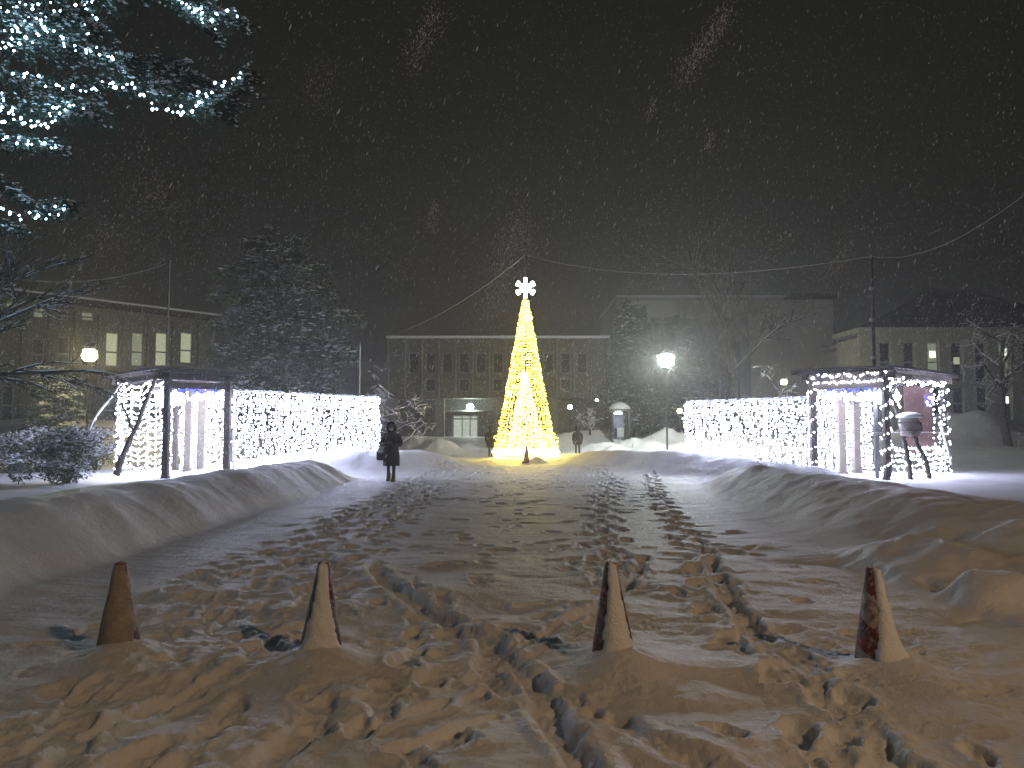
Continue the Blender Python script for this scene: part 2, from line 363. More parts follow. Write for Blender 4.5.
    for (x0_, y0_, x1_, y1_, n_) in ((-2.9, 2.7, -1.2, 4.6, 20), (-1.3, 2.7, .6, 4.6, 26), (-2.2, 5.4, -.4, 7.4, 26), (-.4, 5.6, 1.6, 8.5, 26), (.8, 2.7, 2.6, 4.4, 18), (-3.6, 5.2, -1.8, 9, 26)):
        for _ in range(n_ // 2):
            stamp(random.uniform(x0_, x1_), random.uniform(y0_, y1_), random.choice((1.2, 1.57, 2.2, .6)) + random.uniform(-.3, .3), random.uniform(.11, .17), random.uniform(.06, .085), random.uniform(.025, .055), .2)
    trail([(-.9, 7.6), (-.75, 6.4), (-.55, 5.4), (-.6, 4.4), (-.2, 3.2)], step=.55, dep=.05)
    trail([(-2.0, 6.6), (-1.6, 5.9), (-1.1, 5.5)], step=.4, dep=.06)
    trail([(-.45, 5.3), (-.75, 5.0)], step=.4, dep=.09, Wd=.1, L=.1)
    for _ in range(420):   # older prints half filled by snow, all over the open square
        yy = 4.5 + 26 * random.random() ** 1.2; xx = random.uniform(-3.6, 3.0 + yy * .03)
        stamp(xx, yy, random.uniform(0, 3.14), random.uniform(.10, .2), random.uniform(.07, .13), random.uniform(.012, .038), .2)
    # no prints right under the cones
    for cx, cyy in CONES: dent *= 1 - np.exp(-((Xg - cx) / .34) ** 4 - ((Yg - cyy + .15) / .45) ** 4)
    nearfade = 1 - .1 * sst(7.5, 5, Yg); Zg += dent * nearfade * sst(.5, .1, Zg)
    ch = np.clip(churn, 0, 1) * road
    leftpath = np.exp(-((Xg + 2.4) / .95) ** 2) * road
    Zg += (ch * .5 + leftpath * .5) * .017 * fbm(Xg * 5.5, Yg * 5.5, 31, 4, .6)
    Zg += ch * near * (.012 * fbm(Xg * 13, Yg * 13, 32, 4, .65) + .020 * np.abs(fbm(Xg * 24, Yg * 24, 36, 2, .6)))
    Zg += road * .014 * fbm(Xg * .9, Yg * 4.2, 33, 3, .55)            # wind ripples across the square
    Zg += road * near * .055 * fbm(Xg * 1.25, Yg * 1.35, 34, 3, .42)
    Zg += near * (.006 * fbm(Xg * 12, Yg * 12, 35, 4, .65) + .009 * fbm(Xg * 4, Yg * 4.6, 37, 3, .55) * road)
    # drifts round the cones
    for cx, cyy in CONES:
        q = np.hypot((Xg - cx - .05) / 1.0, (Yg - cyy + .24) / 1.3)
        Zg += .045 * np.exp(-(q / .25) ** 2) + .03 * np.exp(-(q / .5) ** 2) + .06 * np.exp(-(np.hypot(Xg - cx - .03, Yg - cyy + .03) / .25) ** 2)
    me = bpy.data.meshes.new('snow_ground')
    V = np.stack([Xg, Yg, Zg], -1).reshape(-1, 3).astype(np.float32)
    me.vertices.add(nx * ny); me.vertices.foreach_set('co', V.ravel())
    idx = np.arange(nx * ny).reshape(ny, nx)
    Q = np.stack([idx[:-1, :-1], idx[:-1, 1:], idx[1:, 1:], idx[1:, :-1]], -1).reshape(-1)
    nf = (nx - 1) * (ny - 1)
    me.loops.add(nf * 4); me.loops.foreach_set('vertex_index', Q.astype(np.int32))
    me.polygons.add(nf); me.polygons.foreach_set('loop_start', (np.arange(nf) * 4).astype(np.int32))
    me.polygons.foreach_set('loop_total', np.full(nf, 4, np.int32)); me.polygons.foreach_set('use_smooth', np.ones(nf, bool))
    me.update(calc_edges=True); me.validate()
    me.materials.append(snow_ground_mat())
    o = bpy.data.objects.new('snow_ground', me); COL.objects.link(o); tag(o, kind='structure')
    print('ground verts', nx * ny)
    return xs, ys, Zg
def snow_ground_mat():
    m = bpy.data.materials.new('trodden_snow'); m.use_nodes = True; n = m.node_tree; b = n.nodes['Principled BSDF']
    b.inputs['Roughness'].default_value = .55; b.inputs['Specular IOR Level'].default_value = .25
    tc = n.nodes.new('ShaderNodeTexCoord')
    a = n.nodes.new('ShaderNodeTexNoise'); a.inputs['Scale'].default_value = .9; a.inputs['Detail'].default_value = 7; a.inputs['Roughness'].default_value = .65
    n.links.new(tc.outputs['Object'], a.inputs['Vector'])
    cr = n.nodes.new('ShaderNodeValToRGB'); cr.color_ramp.elements[0].position = .36; cr.color_ramp.elements[1].position = .60
    cr.color_ramp.elements[0].color = (.72, .72, .72, 1); cr.color_ramp.elements[1].color = (.84, .85, .87, 1)
    n.links.new(a.outputs[0], cr.inputs[0]); n.links.new(cr.outputs[0], b.inputs['Base Color'])
    f1 = n.nodes.new('ShaderNodeTexNoise'); f1.inputs['Scale'].default_value = 28; f1.inputs['Detail'].default_value = 6; f1.inputs['Roughness'].default_value = .7
    n.links.new(tc.outputs['Object'], f1.inputs['Vector'])
    bp = n.nodes.new('ShaderNodeBump'); bp.inputs['Strength'].default_value = .8; bp.inputs['Distance'].default_value = .022
    n.links.new(f1.outputs[0], bp.inputs['Height'])
    f2 = n.nodes.new('ShaderNodeTexNoise'); f2.inputs['Scale'].default_value = 6; f2.inputs['Detail'].default_value = 5
    n.links.new(tc.outputs['Object'], f2.inputs['Vector'])
    bp2 = n.nodes.new('ShaderNodeBump'); bp2.inputs['Strength'].default_value = .35; bp2.inputs['Distance'].default_value = .04
    n.links.new(f2.outputs[0], bp2.inputs['Height']); n.links.new(bp.outputs[0], bp2.inputs['Normal']); n.links.new(bp2.outputs[0], b.inputs['Normal'])
    return m
GX, GY, GZ = make_ground()
def gz(x, y):
    i = int(np.clip(np.searchsorted(GY, y), 1, len(GY) - 1)); j = int(np.clip(np.searchsorted(GX, x), 1, len(GX) - 1))
    return float(GZ[i, j])

# haze: falling powder and cold mist
hz = MB(); hz.box((0, 90, 19), (410, 310, 42)); hm = bpy.data.materials.new('snow_haze'); hm.use_nodes = True
n = hm.node_tree; n.nodes.clear(); ho = n.nodes.new('ShaderNodeOutputMaterial'); pv = n.nodes.new('ShaderNodeVolumePrincipled')
pv.inputs['Color'].default_value = (.9, .9, .9, 1); pv.inputs['Density'].default_value = .0027; pv.inputs['Anisotropy'].default_value = .6
n.links.new(pv.outputs[0], ho.inputs['Volume'])
tag(hz.build('haze', hm), kind='stuff')

# ------------------------------------------------------------------ buildings
def wall_grid(mb, u0, u1, z0, z1, opens, y0, th, mi=0):
    us = sorted({u0, u1, *[o[0] for o in opens], *[o[1] for o in opens]}); zs = sorted({z0, z1, *[o[2] for o in opens], *[o[3] for o in opens]})
    us = [u for u in us if u0 <= u <= u1]; zs = [z for z in zs if z0 <= z <= z1]
    for a, b in zip(us[:-1], us[1:]):
        run = None
        for c, d in zip(zs[:-1], zs[1:]):
            cu, cz = (a + b) / 2, (c + d) / 2
            hole = any(o[0] < cu < o[1] and o[2] < cz < o[3] for o in opens)
            if hole:
                if run: mb.box(((a + b) / 2, y0 + th / 2, (run[0] + run[1]) / 2), (b - a, th, run[1] - run[0]), mi); run = None
            else: run = (run[0], d) if run else (c, d)
        if run: mb.box(((a + b) / 2, y0 + th / 2, (run[0] + run[1]) / 2), (b - a, th, run[1] - run[0]), mi)
def add_window(parent, u0, u1, z0, z1, y, pane_mat, bars=(), fr=.07):
    fm = MB()
    fm.box(((u0 + u1) / 2, y, z0 + fr / 2), (u1 - u0, .10, fr)); fm.box(((u0 + u1) / 2, y, z1 - fr / 2), (u1 - u0, .10, fr))
    for uu in (u0 + fr / 2, u1 - fr / 2): fm.box((uu, y, (z0 + z1) / 2), (fr, .09, z1 - z0 - 2 * fr))
    for zz in bars: fm.box(((u0 + u1) / 2, y, zz), (u1 - u0 - 2 * fr, .08, fr * 1.6))
    f = fm.build('window', M['frame'], parent)
    pm = MB(); pm.box(((u0 + u1) / 2, y + .03, (z0 + z1) / 2), (u1 - u0 - 2 * fr, .02, z1 - z0 - 2 * fr)); pm.build('pane', pane_mat, f)
    return f
# left building, its front running back at an angle
A = Vector((X(-70, 46), 46)); Bp = Vector((X(212, 60), 60)); dA = (Bp - A); LA = dA.length; angA = math.atan2(dA.y, dA.x)
lb = thing('campus_building', 'long grey-green building at far left with four tall lit windows in a row', 'building', (A.x, A.y, 0), angA)
def uA(px):
    k = (px - 512) / F; d = dA.normalized(); t = (k * A.y - A.x) / (d.x - k * d.y); return t, A.y + d.y * t
ops = []; wins = []
def zA(py, px): return CAM_Z + (429 - py) / F * uA(px)[1]
for a, b, y0_, y1_, mt in ((104, 117, 332, 366, 'win'), (130, 142, 332, 366, 'win2'), (154, 166, 332, 366, 'win'), (179, 191, 332, 363, 'win'), (80, 92, 334, 366, 'glass'), (56, 68, 336, 366, 'glass'), (30, 43, 338, 366, 'glass'),
                          (30, 42, 303, 317, 'win2'), (78, 91, 311, 320, 'win2'), (2, 14, 300, 316, 'win2'), (54, 66, 309, 319, 'glass'),
                          (104, 117, 390, 425, 'glass'), (130, 142, 390, 425, 'glass'), (30, 43, 385, 420, 'glass'), (68, 82, 388, 420, 'win2'), (2, 14, 385, 420, 'glass')):
    ua, ub = uA(a)[0], uA(b)[0]; pm_ = (a + b) / 2; z1_, z0_ = zA(y0_, pm_), zA(y1_, pm_)
    ops.append((ua, ub, z0_, z1_)); wins.append((ua, ub, z0_, z1_, mt))
wm = MB(); wall_grid(wm, 0, LA, -.5, 10.1, ops, 0, .35)
wm.box((LA - .2, 6.2, 4.8), (.35, 11.7, 10.58)); wm.build('wall', M['olive'], lb)
pm2 = MB()
for px in (-20, 22, 48, 74, 98, 123, 148, 172, 198): pm2.box((uA(px)[0], -.12, 4.9), (.45, .22, 9.6))
pm2.build('pilaster_row', M['olive'], lb)
rm = MB(); rm.box((LA / 2, 5.6, 10.3), (LA + 1, 12.6, .36)); rf = rm.build('roof', M['tiles'], lb)
sm = MB(); sm.box((LA / 2, 5.6, 10.57), (LA + .7, 12.2, .16)); sm.build('snow_cover', M['far_snow'], rf)
im = MB(); im.box((LA / 2, 3.2, 5), (LA - 1, .2, 10)); im.build('inner_wall', M['darkwall'], lb)
for (a, b, c, d, mt) in wins:
    add_window(lb, a, b, c, d, .16, M[mt], bars=(c + (d - c) * .42,))

# centre building on columns
D = 70; cb = thing('entrance_building', 'wide concrete building on columns behind the golden light tree, lit doorway below', 'building', (0, D, 0))
x0, x1 = X(388, D), X(608, D); zt, zb = Z(338, D), Z(398, D)
ops = []; step = (x1 - x0) / 13
for k in range(13):
    if k in (0, 12): continue
    ops.append((x0 + k * step + .3, x0 + (k + 1) * step - .3, zb + 2.3, zb + 4.2))
    if k % 2 == 0: ops.append((x0 + k * step + .3, x0 + (k + 1) * step - .3, zb + .6, zb + 1.8))
wm = MB(); wall_grid(wm, x0, x1, zb, zt, ops, 0, .3); wm.box(((x0 + x1) / 2, 6, zb + .15), (x1 - x0, 11.3, .3)); wm.box(((x0 + x1) / 2, 6.2, zt - .2), (x1 - x0 - .2, 11.7, .3))
wm.box((x0 + .15, 6, (zb + zt) / 2), (.3, 11.4, zt - zb - 1)); wm.box((x1 - .15, 6, (zb + zt) / 2), (.3, 11.4, zt - zb - 1)); wm.build('wall', M['olive'], cb)
for o_ in ops: add_window(cb, *o_, .2, M['glass'])
fm = MB()
for k in range(14): fm.box((x0 + k * step, -.22, (zb + zt) / 2), (.13, .4, zt - zb - .1))
fm.build('fin_row', M['concrete'], cb)
sm = MB(); sm.box(((x0 + x1) / 2, 5.8, zt + .06), (x1 - x0 + .4, 12.4, .22)); sm.build('snow_cover', M['far_snow'], cb)
for px in (394, 440, 500, 553, 602):
    cm = MB(); cm.box((X(px, D + .7), .7, zb / 2 - .3), (.85, .85, zb + .6 - .02)); cm.build('column', M['concrete'], cb)
dl, dr = X(445, D + 4), X(482, D + 4)
wm = MB(); wall_grid(wm, x0 + .4, x1 - .4, -.4, zb, [(X(452, D + 4), X(478, D + 4), .4, 2.9), (X(513, D + 4), X(545, D + 4), .7, 3.0)], 4.2, .3); wm.build('ground_floor_wall', M['darkwall'], cb)
f = add_window(cb, X(513, D + 4), X(545, D + 4), .7, 3.0, 4.35, M['glass'])
dm = MB()
for px in (453, 462, 470, 477.5): dm.box((X(px, D + 4), 4.2, 1.6), (.12, .14, 2.5))
dm.box((X(465, D + 4), 4.2, 2.55), (2.3, .16, .14)); dd = dm.build('door', M['steel'], cb)
gm = MB(); gm.box((X(465, D + 4), 4.4, 1.6), (2.4, .04, 2.4)); gm.build('door_glass', M['door'], dd)
lm = MB(); lm.lathe([(.05, -.3), (.24, -.22), (.33, 0), (.24, .22), (.05, .3)], (X(470, D + 1.8), 1.8, Z(407, D + 1.8)), 14); lm.build('ceiling_lamp', M['lampD'], cb)
hm_ = MB(); hm_.tube([(X(470, D + 1.8), 1.8, Z(407, D + 1.8) + .3), (X(470, D + 1.8), 1.8, zb)], .03); hm_.build('lamp_rod', M['metal'], cb)
cpm = MB(); cpm.box((X(464, D + 3), 3.0, 3.3), (3.6, 1.8, .16)); cpm.build('door_canopy', M['concrete'], cb)

# tall hall to the right
D = 84; hb = thing('assembly_hall', 'tall blank concrete hall with glazed colonnade, right of the white lamp', 'building', (0, D, 0))
x0, x1 = X(618, D), X(836, D); zt = Z(296, D); xm = X(752, D)
wm = MB(); wm.box(((xm + x1) / 2, 8, zt / 2 - .4), (x1 - xm, 16, zt)); wm.box(((x0 + xm) / 2 - .01, 9.6, zt / 2 - .4), (xm - x0, 12.8, zt - .02))
wm.box(((x0 + xm) / 2 - .02, 1.6, zt - 1.4), (xm - x0 - .04, 3.15, 2.0)); wm.build('wall', mat('pale_concrete', (.52, .51, .45), .9, var=.12, scale=.4, bump=.2), hb)
cm = MB()
for k in range(12): cm.box((x0 + .3 + k * (xm - x0 - .6) / 11.5, .6, (zt - 2.5) / 2 - .2), (.20, .5, zt - 2.1))
cm.build('fin_row', M['concrete'], hb)
gm = MB(); gm.box(((x0 + xm) / 2, 2.9, (zt - 2.6) / 2), (xm - x0 - .1, .1, zt - 2.7)); gm.build('glazing', M['glass'], hb)
gm = MB(); gm.box(((x0 + xm) / 2, 2.6, 4.1), (xm - x0 - .3, .3, .4)); gm.box(((x0 + xm) / 2, 2.6, 8), (xm - x0 - .3, .3, .3)); gm.build('floor_band', M['concrete'], hb)
rm = MB(); rm.box(((X(796, D) + X(846, D)) / 2, 4, zt + .25), (X(846, D) - X(796, D), 7, .4)); rm.build('roof_slab', M['tiles'], hb)
sm = MB(); sm.box((x0 / 2 + X(790, D) / 2, 8, zt + .0), (X(790, D) - x0, 15.7, .25)); sm.build('snow_cover', M['far_snow'], hb)

# right building
D = 55; rb = thing('hip_roofed_building', 'two storey cream building with dark hip roof and tall windows, far right', 'building', (0, D, 0))
x0, x1 = X(862, D), X(1130, D); zt = Z(333, D)
ops = []; wl = []
k = 0
for px in range(882, 1120, 24):
    a, b = X(px, D), X(px + 12, D)
    for (yy0, yy1) in ((342, 382), (387, 420)):
        o_ = (a, b, Z(yy1, D), Z(yy0, D)); ops.append(o_); wl.append((o_, k, yy0))
    ops.append((a, b, Z(434, D), Z(424, D))); wl.append((ops[-1], k, 424)); k += 1
wm = MB(); wall_grid(wm, x0, x1, -.4, zt, ops, 0, .45); wm.box((x0 + .2, 2.2, zt / 2 - .3), (.4, 3.4, zt)); wm.box((X(896, D), 8.0, zt / 2 - .3), (.4, 12, zt)); wm.build('wall', M['cream'], rb)
im = MB(); im.box(((x0 + x1) / 2, 3.5, zt / 2), (x1 - x0 - 1, .2, zt - .5)); im.build('inner_wall', M['darkwall'], rb)
for o_, k, yy in wl:
    f = add_window(rb, *o_, .3, M['win2'] if (k, yy) in ((5, 342), (7, 387), (2, 342)) else M['glass'], bars=((o_[2] + o_[3]) / 2,) if yy != 424 else ())
    if (k, yy) in ((2, 342), (3, 342), (5, 342), (5, 387), (6, 387), (6, 342)):
        lm = MB(); lm.box(((o_[0] + o_[1]) / 2, .14, o_[2] + (o_[3] - o_[2]) * random.uniform(.25, .75)), (.42, .05, .5)); lm.build('lit_blind', M['win3'] if k in (2, 5) else M['win'], f)
em = MB(); em.box(((x0 + X(896, D)) / 2, 1.7, zt + .17), (X(896, D) - x0 + .6, 4.6, .34)); em.box(((X(896, D) + x1) / 2 + .31, 6.8, zt + .17), (x1 - X(896, D), 14.8, .34)); em.build('cornice', M['cream'], rb)
rx0, rx1, rxm = X(896, D), X(1115, D), X(975, D); ry0, ry1 = -.6, 13; zz = zt + .35; za = Z(290, D + 5)
rm = MB(); rm.add([(rx0, ry0, zz), (rx1, ry0, zz), (rx1, ry1, zz), (rx0, ry1, zz), (rxm, 5.5, za), (rxm + 3.5, 5.5, za)], [(0, 1, 5, 4), (1, 2, 5), (2, 3, 4, 5), (3, 0, 4), (3, 2, 1, 0)])
rf = rm.build('hip_roof', M['tiles'], rb)
# far low block between hall and right building
D = 98; fb = thing('distant_block', 'low dark block in the distance between the hall and the hip roofed building', 'building', (0, D, 0))
x0, x1 = X(835, D), X(960, D); zt = Z(338, D)
wm = MB(); ops = [(X(p_, D), X(p_ + 9, D), Z(375, D), Z(352, D)) for p_ in range(844, 950, 20)]
wall_grid(wm, x0, x1, -.4, zt, ops, 0, .4); wm.build('wall', M['olive'], fb)
for o_ in ops: add_window(fb, *o_, .25, M['glass'])
rm = MB(); rm.box(((x0 + x1) / 2, 5, zt + .2), (x1 - x0 + .6, 11, .4)); rm.build('roof', M['far_snow'], fb)

# phone booth under a cap of snow
D = 57; bx, bz = X(620, D), gz(X(620, D), D)
t = thing('phone_booth', 'narrow glazed booth under a thick cap of snow, left of the white street lamp', 'booth', (bx, D, 0))
wd = .62; tz = Z(411, D)
for sx in (-1, 1):
    for sy in (-1, 1):
        m_ = MB(); m_.box((sx * wd, sy * wd, tz / 2), (.12, .12, tz - .01)); m_.build('corner_post', M['metal'], t)
m_ = MB(); m_.box((0, 0, tz + .06), (1.5, 1.5, .14)); r_ = m_.build('roof', M['metal'], t)
m_ = MB(); m_.lathe([(.80, 0), (.78, .15), (.55, .38), (.25, .52), (.02, .56)], (0, 0, tz + .13), 4 * 4); m_.build('snow_cap', M['far_snow'], r_, True)
m_ = MB(); m_.box((0, wd, tz / 2), (1.1, .03, tz - .2)); m_.box((-wd, 0, tz / 2), (.03, 1.1, tz - .2)); m_.box((wd, 0, tz / 2), (.03, 1.1, tz - .2)); m_.build('glass_wall', M['glass'], t)
m_ = MB(); m_.box((0, -.1, tz * .45), (.5, .3, .7)); m_.build('telephone_shelf', M['steel'], t)
m_ = MB(); m_.box((-.15, -.2, tz - .16), (.5, .2, .08)); m_.build('booth_light', M['lampD'], t)

# ------------------------------------------------------------------ trees
def branch_tree(mb, sn, base, height, r0, levels=4, spread=.6, seed=1, snow=True, kids=5, lean=(0, 0), first=.3, droop=0., snow_lv=3, upright=.4, split=1):
    rd = random.Random(seed); snpts = []
    def grow(p, d, L, r, lv):
        n = 5; pts = [p]; rad = [r]; dd = d.copy()
        for i in range(n):
            dd = (dd + Vector((rd.uniform(-1, 1), rd.uniform(-1, 1), rd.uniform(-1, 1))) * .16 + Vector((0, 0, (.06 if lv > 0 else .02) * upright - droop * lv * .06))).normalized()
            pts.append(pts[-1] + dd * (L / n)); rad.append(r * (1 - .62 * (i + 1) / n))
        mb.tube(pts, rad, 7 if lv == 0 else (5 if lv < 2 else 3), cap=False)
        if snow and 1 <= lv <= snow_lv:
            for i in range(n):
                if abs((pts[i + 1] - pts[i]).normalized().z) < .8 and rd.random() < .85:
                    rr = rad[i] * .55 + .008
                    sn.tube([pts[i] + Vector((0, 0, rad[i] * .8)), pts[i + 1] + Vector((0, 0, rad[i + 1] * .8))], [rr, rr * .9], 4, cap=True)
        if lv >= levels: return
        nk = kids + (2 if lv == 0 else 0)
        for k in range(nk):
            f = first + (1 - first) * (k + rd.random() * .7) / nk if lv == 0 else .2 + .8 * (k + rd.random()) / nk
            i = min(n - 1, int(f * n)); q = pts[i] + (pts[i + 1] - pts[i]) * (f * n - i)
            ax = dd.orthogonal().normalized(); az = (k * 2.4 + rd.random()) if lv == 0 else rd.uniform(0, 6.28)
            ax = Matrix.Rotation(az, 3, (pts[i + 1] - pts[i]).normalized()) @ ax
            nd = ((pts[i + 1] - pts[i]).normalized() * (1 - spread) + ax * spread * 1.15).normalized()
            grow(q, nd, L * (rd.uniform(.42, .62) if lv else rd.uniform(.4, .58)) * (1.1 - .25 * f), max(rad[i] * .55, .006), lv + 1)
    grow(Vector(base), Vector((lean[0], lean[1], 1)).normalized(), height * .62, r0, 0)
def bare_tree(name, label, px, d, top_py, r0, seed, group=None, dz=-.1, **kw):
    x = X(px, d); z = gz(x, d) + dz; h = Z(top_py, d) - z
    t = thing(name, label, 'tree', (x, d, z), 0, group)
    mb, sn = MB(), MB(); branch_tree(mb, sn, (0, 0, 0), h, r0, seed=seed, **kw)
    mb.build('trunk_and_branches', M['bark'], t, True)
    if sn.n: sn.build('snow_cover', M['far_snow'], t, True)
    return t
def conifer(t, height, prof, nb, seed, leafL, snow_amt=.5, r0=.25, mats=('needles', 'far_snow'), droop=.25, per=26, offset=(0, 0), low=.12):
    """layered boughs: prof(f) gives the reach at relative height f"""
    rd = random.Random(seed); tr = MB(); tr.tube([(0, 0, -.3), (offset[0] * .3, 0, height * .4), (offset[0] * .7, 0, height * .8), (offset[0], 0, height)], [r0, r0 * .75, r0 * .35, .02], 8)
    fo, sn = MB(), MB(); C0, Dd, S0 = [], [], []
    for k in range(nb):
        f = low + (1 - low) * (k + rd.random()) / nb; az = k * 2.399 + rd.uniform(-.4, .4)
        L = prof(f, az) * rd.uniform(.66, 1.16); o = Vector((offset[0] * f, 0, height * f)); dirv = Vector((math.cos(az), math.sin(az), 0)); sd = Vector((-dirv.y, dirv.x, 0))
        lift = rd.uniform(.0, .25); pts = []
        for i in range(6):
            s = i / 5; pts.append(o + dirv * (L * s) + Vector((0, 0, L * (lift * s - droop * s * s))) + sd * (rd.uniform(-.06, .06) * L))
        tr.tube(pts, [r0 * .22 * (1 - .8 * i / 5) * (1 - .6 * f) + .006 for i in range(6)], 4, cap=False)
        n = int(per * max(L, .5))
        s = rng.uniform(.12, 1.0, n) ** .8; w_ = rng.normal(0, 1, n) * (.17 * L * (1.15 - s) + .08)
        ii = np.clip((s * 5).astype(int), 0, 4); PP = np.array([list(p) for p in pts])
        base = PP[ii] + (PP[ii + 1] - PP[ii]) * (s * 5 - ii)[:, None]
        dv = np.array(dirv); sv = np.array(sd)
        c = base + sv * w_[:, None] + np.array([0, 0, 1]) * (-np.abs(w_) * .25 + rng.normal(0, .035 * L, n) - rng.exponential(.07, n))[:, None]
        for rep in range(4):
            C0.append(c + rng.normal(0, leafL * .55, (n, 3)))
            Dd.append(dv * .8 + sv * (np.sign(w_)[:, None] * .5) + rng.normal(0, .55, (n, 3)) + np.array([0, 0, -.35]))
        msk = rng.random(n) < snow_amt; S0.append(c[msk] + np.array([0, 0, leafL * .45]) + rng.normal(0, leafL * .2, (msk.sum(), 3)))
    C0 = np.concatenate(C0); Dd = np.concatenate(Dd); S0 = np.concatenate(S0)
    fo.batch(LEAF, LEAFF, C0, dirmats(Dd, leafL * rng.uniform(.7, 1.4, len(C0)), leafL * 1.3)); lumps(sn, S0, leafL * .62, .42)
    tr.build('trunk', M['bark'], t, True); fo.build('crown', M[mats[0]], t); sn.build('snow_cover', M[mats[1]], t)

# the big cedar behind the left curtain
d = 40; x = X(288, d); t = thing('cedar_tree', 'large dark spreading cedar with snowy boughs behind the left curtain of lights', 'tree', (x, d, 0))
def prof(f, az):
    s = math.cos(az)
    return float(np.interp(f, [.1, .3, .5, .7, .85, .95, 1.0], [3.4, 4.0, 4.1, 3.9, 2.9, 2.1, .9])) * (1.06 if s > 0 else .98)
conifer(t, 12.1, prof, 50, 5, .23, .34, .32, droop=.20, per=92, offset=(-1.0, 0), low=.16)
# small lit evergreen by the yellow lamp
d = 39; x = X(54, d); t = thing('small_evergreen', 'small layered evergreen lit yellow by the lamp at the left edge', 'tree', (x, d, gz(x, d) - .1))
conifer(t, Z(366, d) - gz(x, d), lambda f, a: 1.7 * (1.1 - f * .6), 34, 8, .18, .95, .12, droop=.15, per=60, low=.25)
# dark evergreen mass left of the lamp, and others far off
for px, d, ty, w_, lab, sd in ((632, 66, 300, 3.0, 'dark snow-flecked conifer directly left of the white street lamp', 3), (690, 70, 318, 3.2, 'dark snow-flecked conifer just right of the white street lamp', 4)):
    x = X(px, d); t = thing('conifer_tree', lab, 'tree', (x, d, 0))
    conifer(t, Z(ty, d), lambda f, a, w_=w_: w_ * (1.15 - f) ** .6, 60, sd, .34, .22, .25, per=26, low=.14)
bare_tree('bare_tree', 'tallest bare leafless tree, in front of the concrete hall', 738, 60, 175, .32, 12, levels=4, kids=8, spread=.42, first=.2, snow_lv=1)
bare_tree('bare_tree', 'leafless tree standing in the snow beside the hip roofed building', 1008, 44, 270, .26, 21, levels=4, kids=5, spread=.62, first=.38, snow_lv=3)
bare_tree('bare_tree', 'low leafless tree with snow-lined twigs at the right end of the left light curtain', 396, 36, 352, .10, 33, levels=3, kids=5, spread=.72, first=.2, snow_lv=3, upright=.1)
bare_tree('bare_tree', 'small leafless tree behind the right light curtain with a lamp among its twigs', 770, 46, 350, .12, 35, levels=4, kids=5, spread=.6, first=.3)
bare_tree('bare_tree', 'faint leafless tree far off between the hall and hip roofed building', 868, 66, 318, .2, 37, levels=3, kids=6, spread=.5, first=.2, snow_lv=0)
bare_tree('bare_tree', 'leafless sapling with snowy twigs under the entrance building, right of the light tree', 590, 58, 398, .09, 44, levels=3, kids=6, spread=.6, first=.15, snow_lv=3)
# spreading bare tree at the left edge, limbs reaching in
x = -11.6; d = 15; t = thing('bare_tree', 'wide leafless tree at the left edge, snow along its long dark limbs', 'tree', (x, d, 0))
mb, sn = MB(), MB(); rd = random.Random(5)
mb.tube([(0, 0, -.2), (.1, 0, 1.4), (0, .1, 3), (-.2, 0, 5)], [.2, .17, .13, .06], 8)
def limb(p, dirv, L, r, lv):
    n = 7; pts = [Vector(p)]; dd = Vector(dirv).normalized(); rad = [r]
    for i in range(n):
        dd = (dd + Vector((rd.uniform(-1, 1), rd.uniform(-1, 1), rd.uniform(-1, .9))) * .15).normalized(); pts.append(pts[-1] + dd * L / n); rad.append(r * (1 - .85 * (i + 1) / n) + .003)
    mb.tube(pts, rad, 5, cap=False)
    for i in range(n):
        if rd.random() < (.55 if lv < 2 else .2): sn.tube([pts[i] + Vector((0, 0, rad[i])), pts[i + 1] + Vector((0, 0, rad[i + 1]))], [rad[i] * .7 + .004, rad[i + 1] * .7 + .004], 4)
    if lv < 3:
        for k in range(7 if lv == 0 else 4):
            i = rd.randint(1, n - 1); sdv = Vector((dd.y, -dd.x, 0)) * rd.choice((-1, 1))
            limb(pts[i], (dd + sdv * rd.uniform(.4, .9) + Vector((0, 0, rd.uniform(-.25, .45)))), L * rd.uniform(.35, .55), rad[i] * .6, lv + 1)
for z0, dx, dz, L in ((2.5, 1, .12, 3.3), (2.9, 1, .40, 3.4), (3.3, .9, .15, 3.2), (3.8, 1, .45, 3.0)):
    limb((0, 0, z0), (dx, rd.uniform(-.35, .5), dz), L, .06, 0)
mb.build('trunk_and_branches', M['bark'], t, True); sn.build('snow_cover', M['far_snow'], t, True)

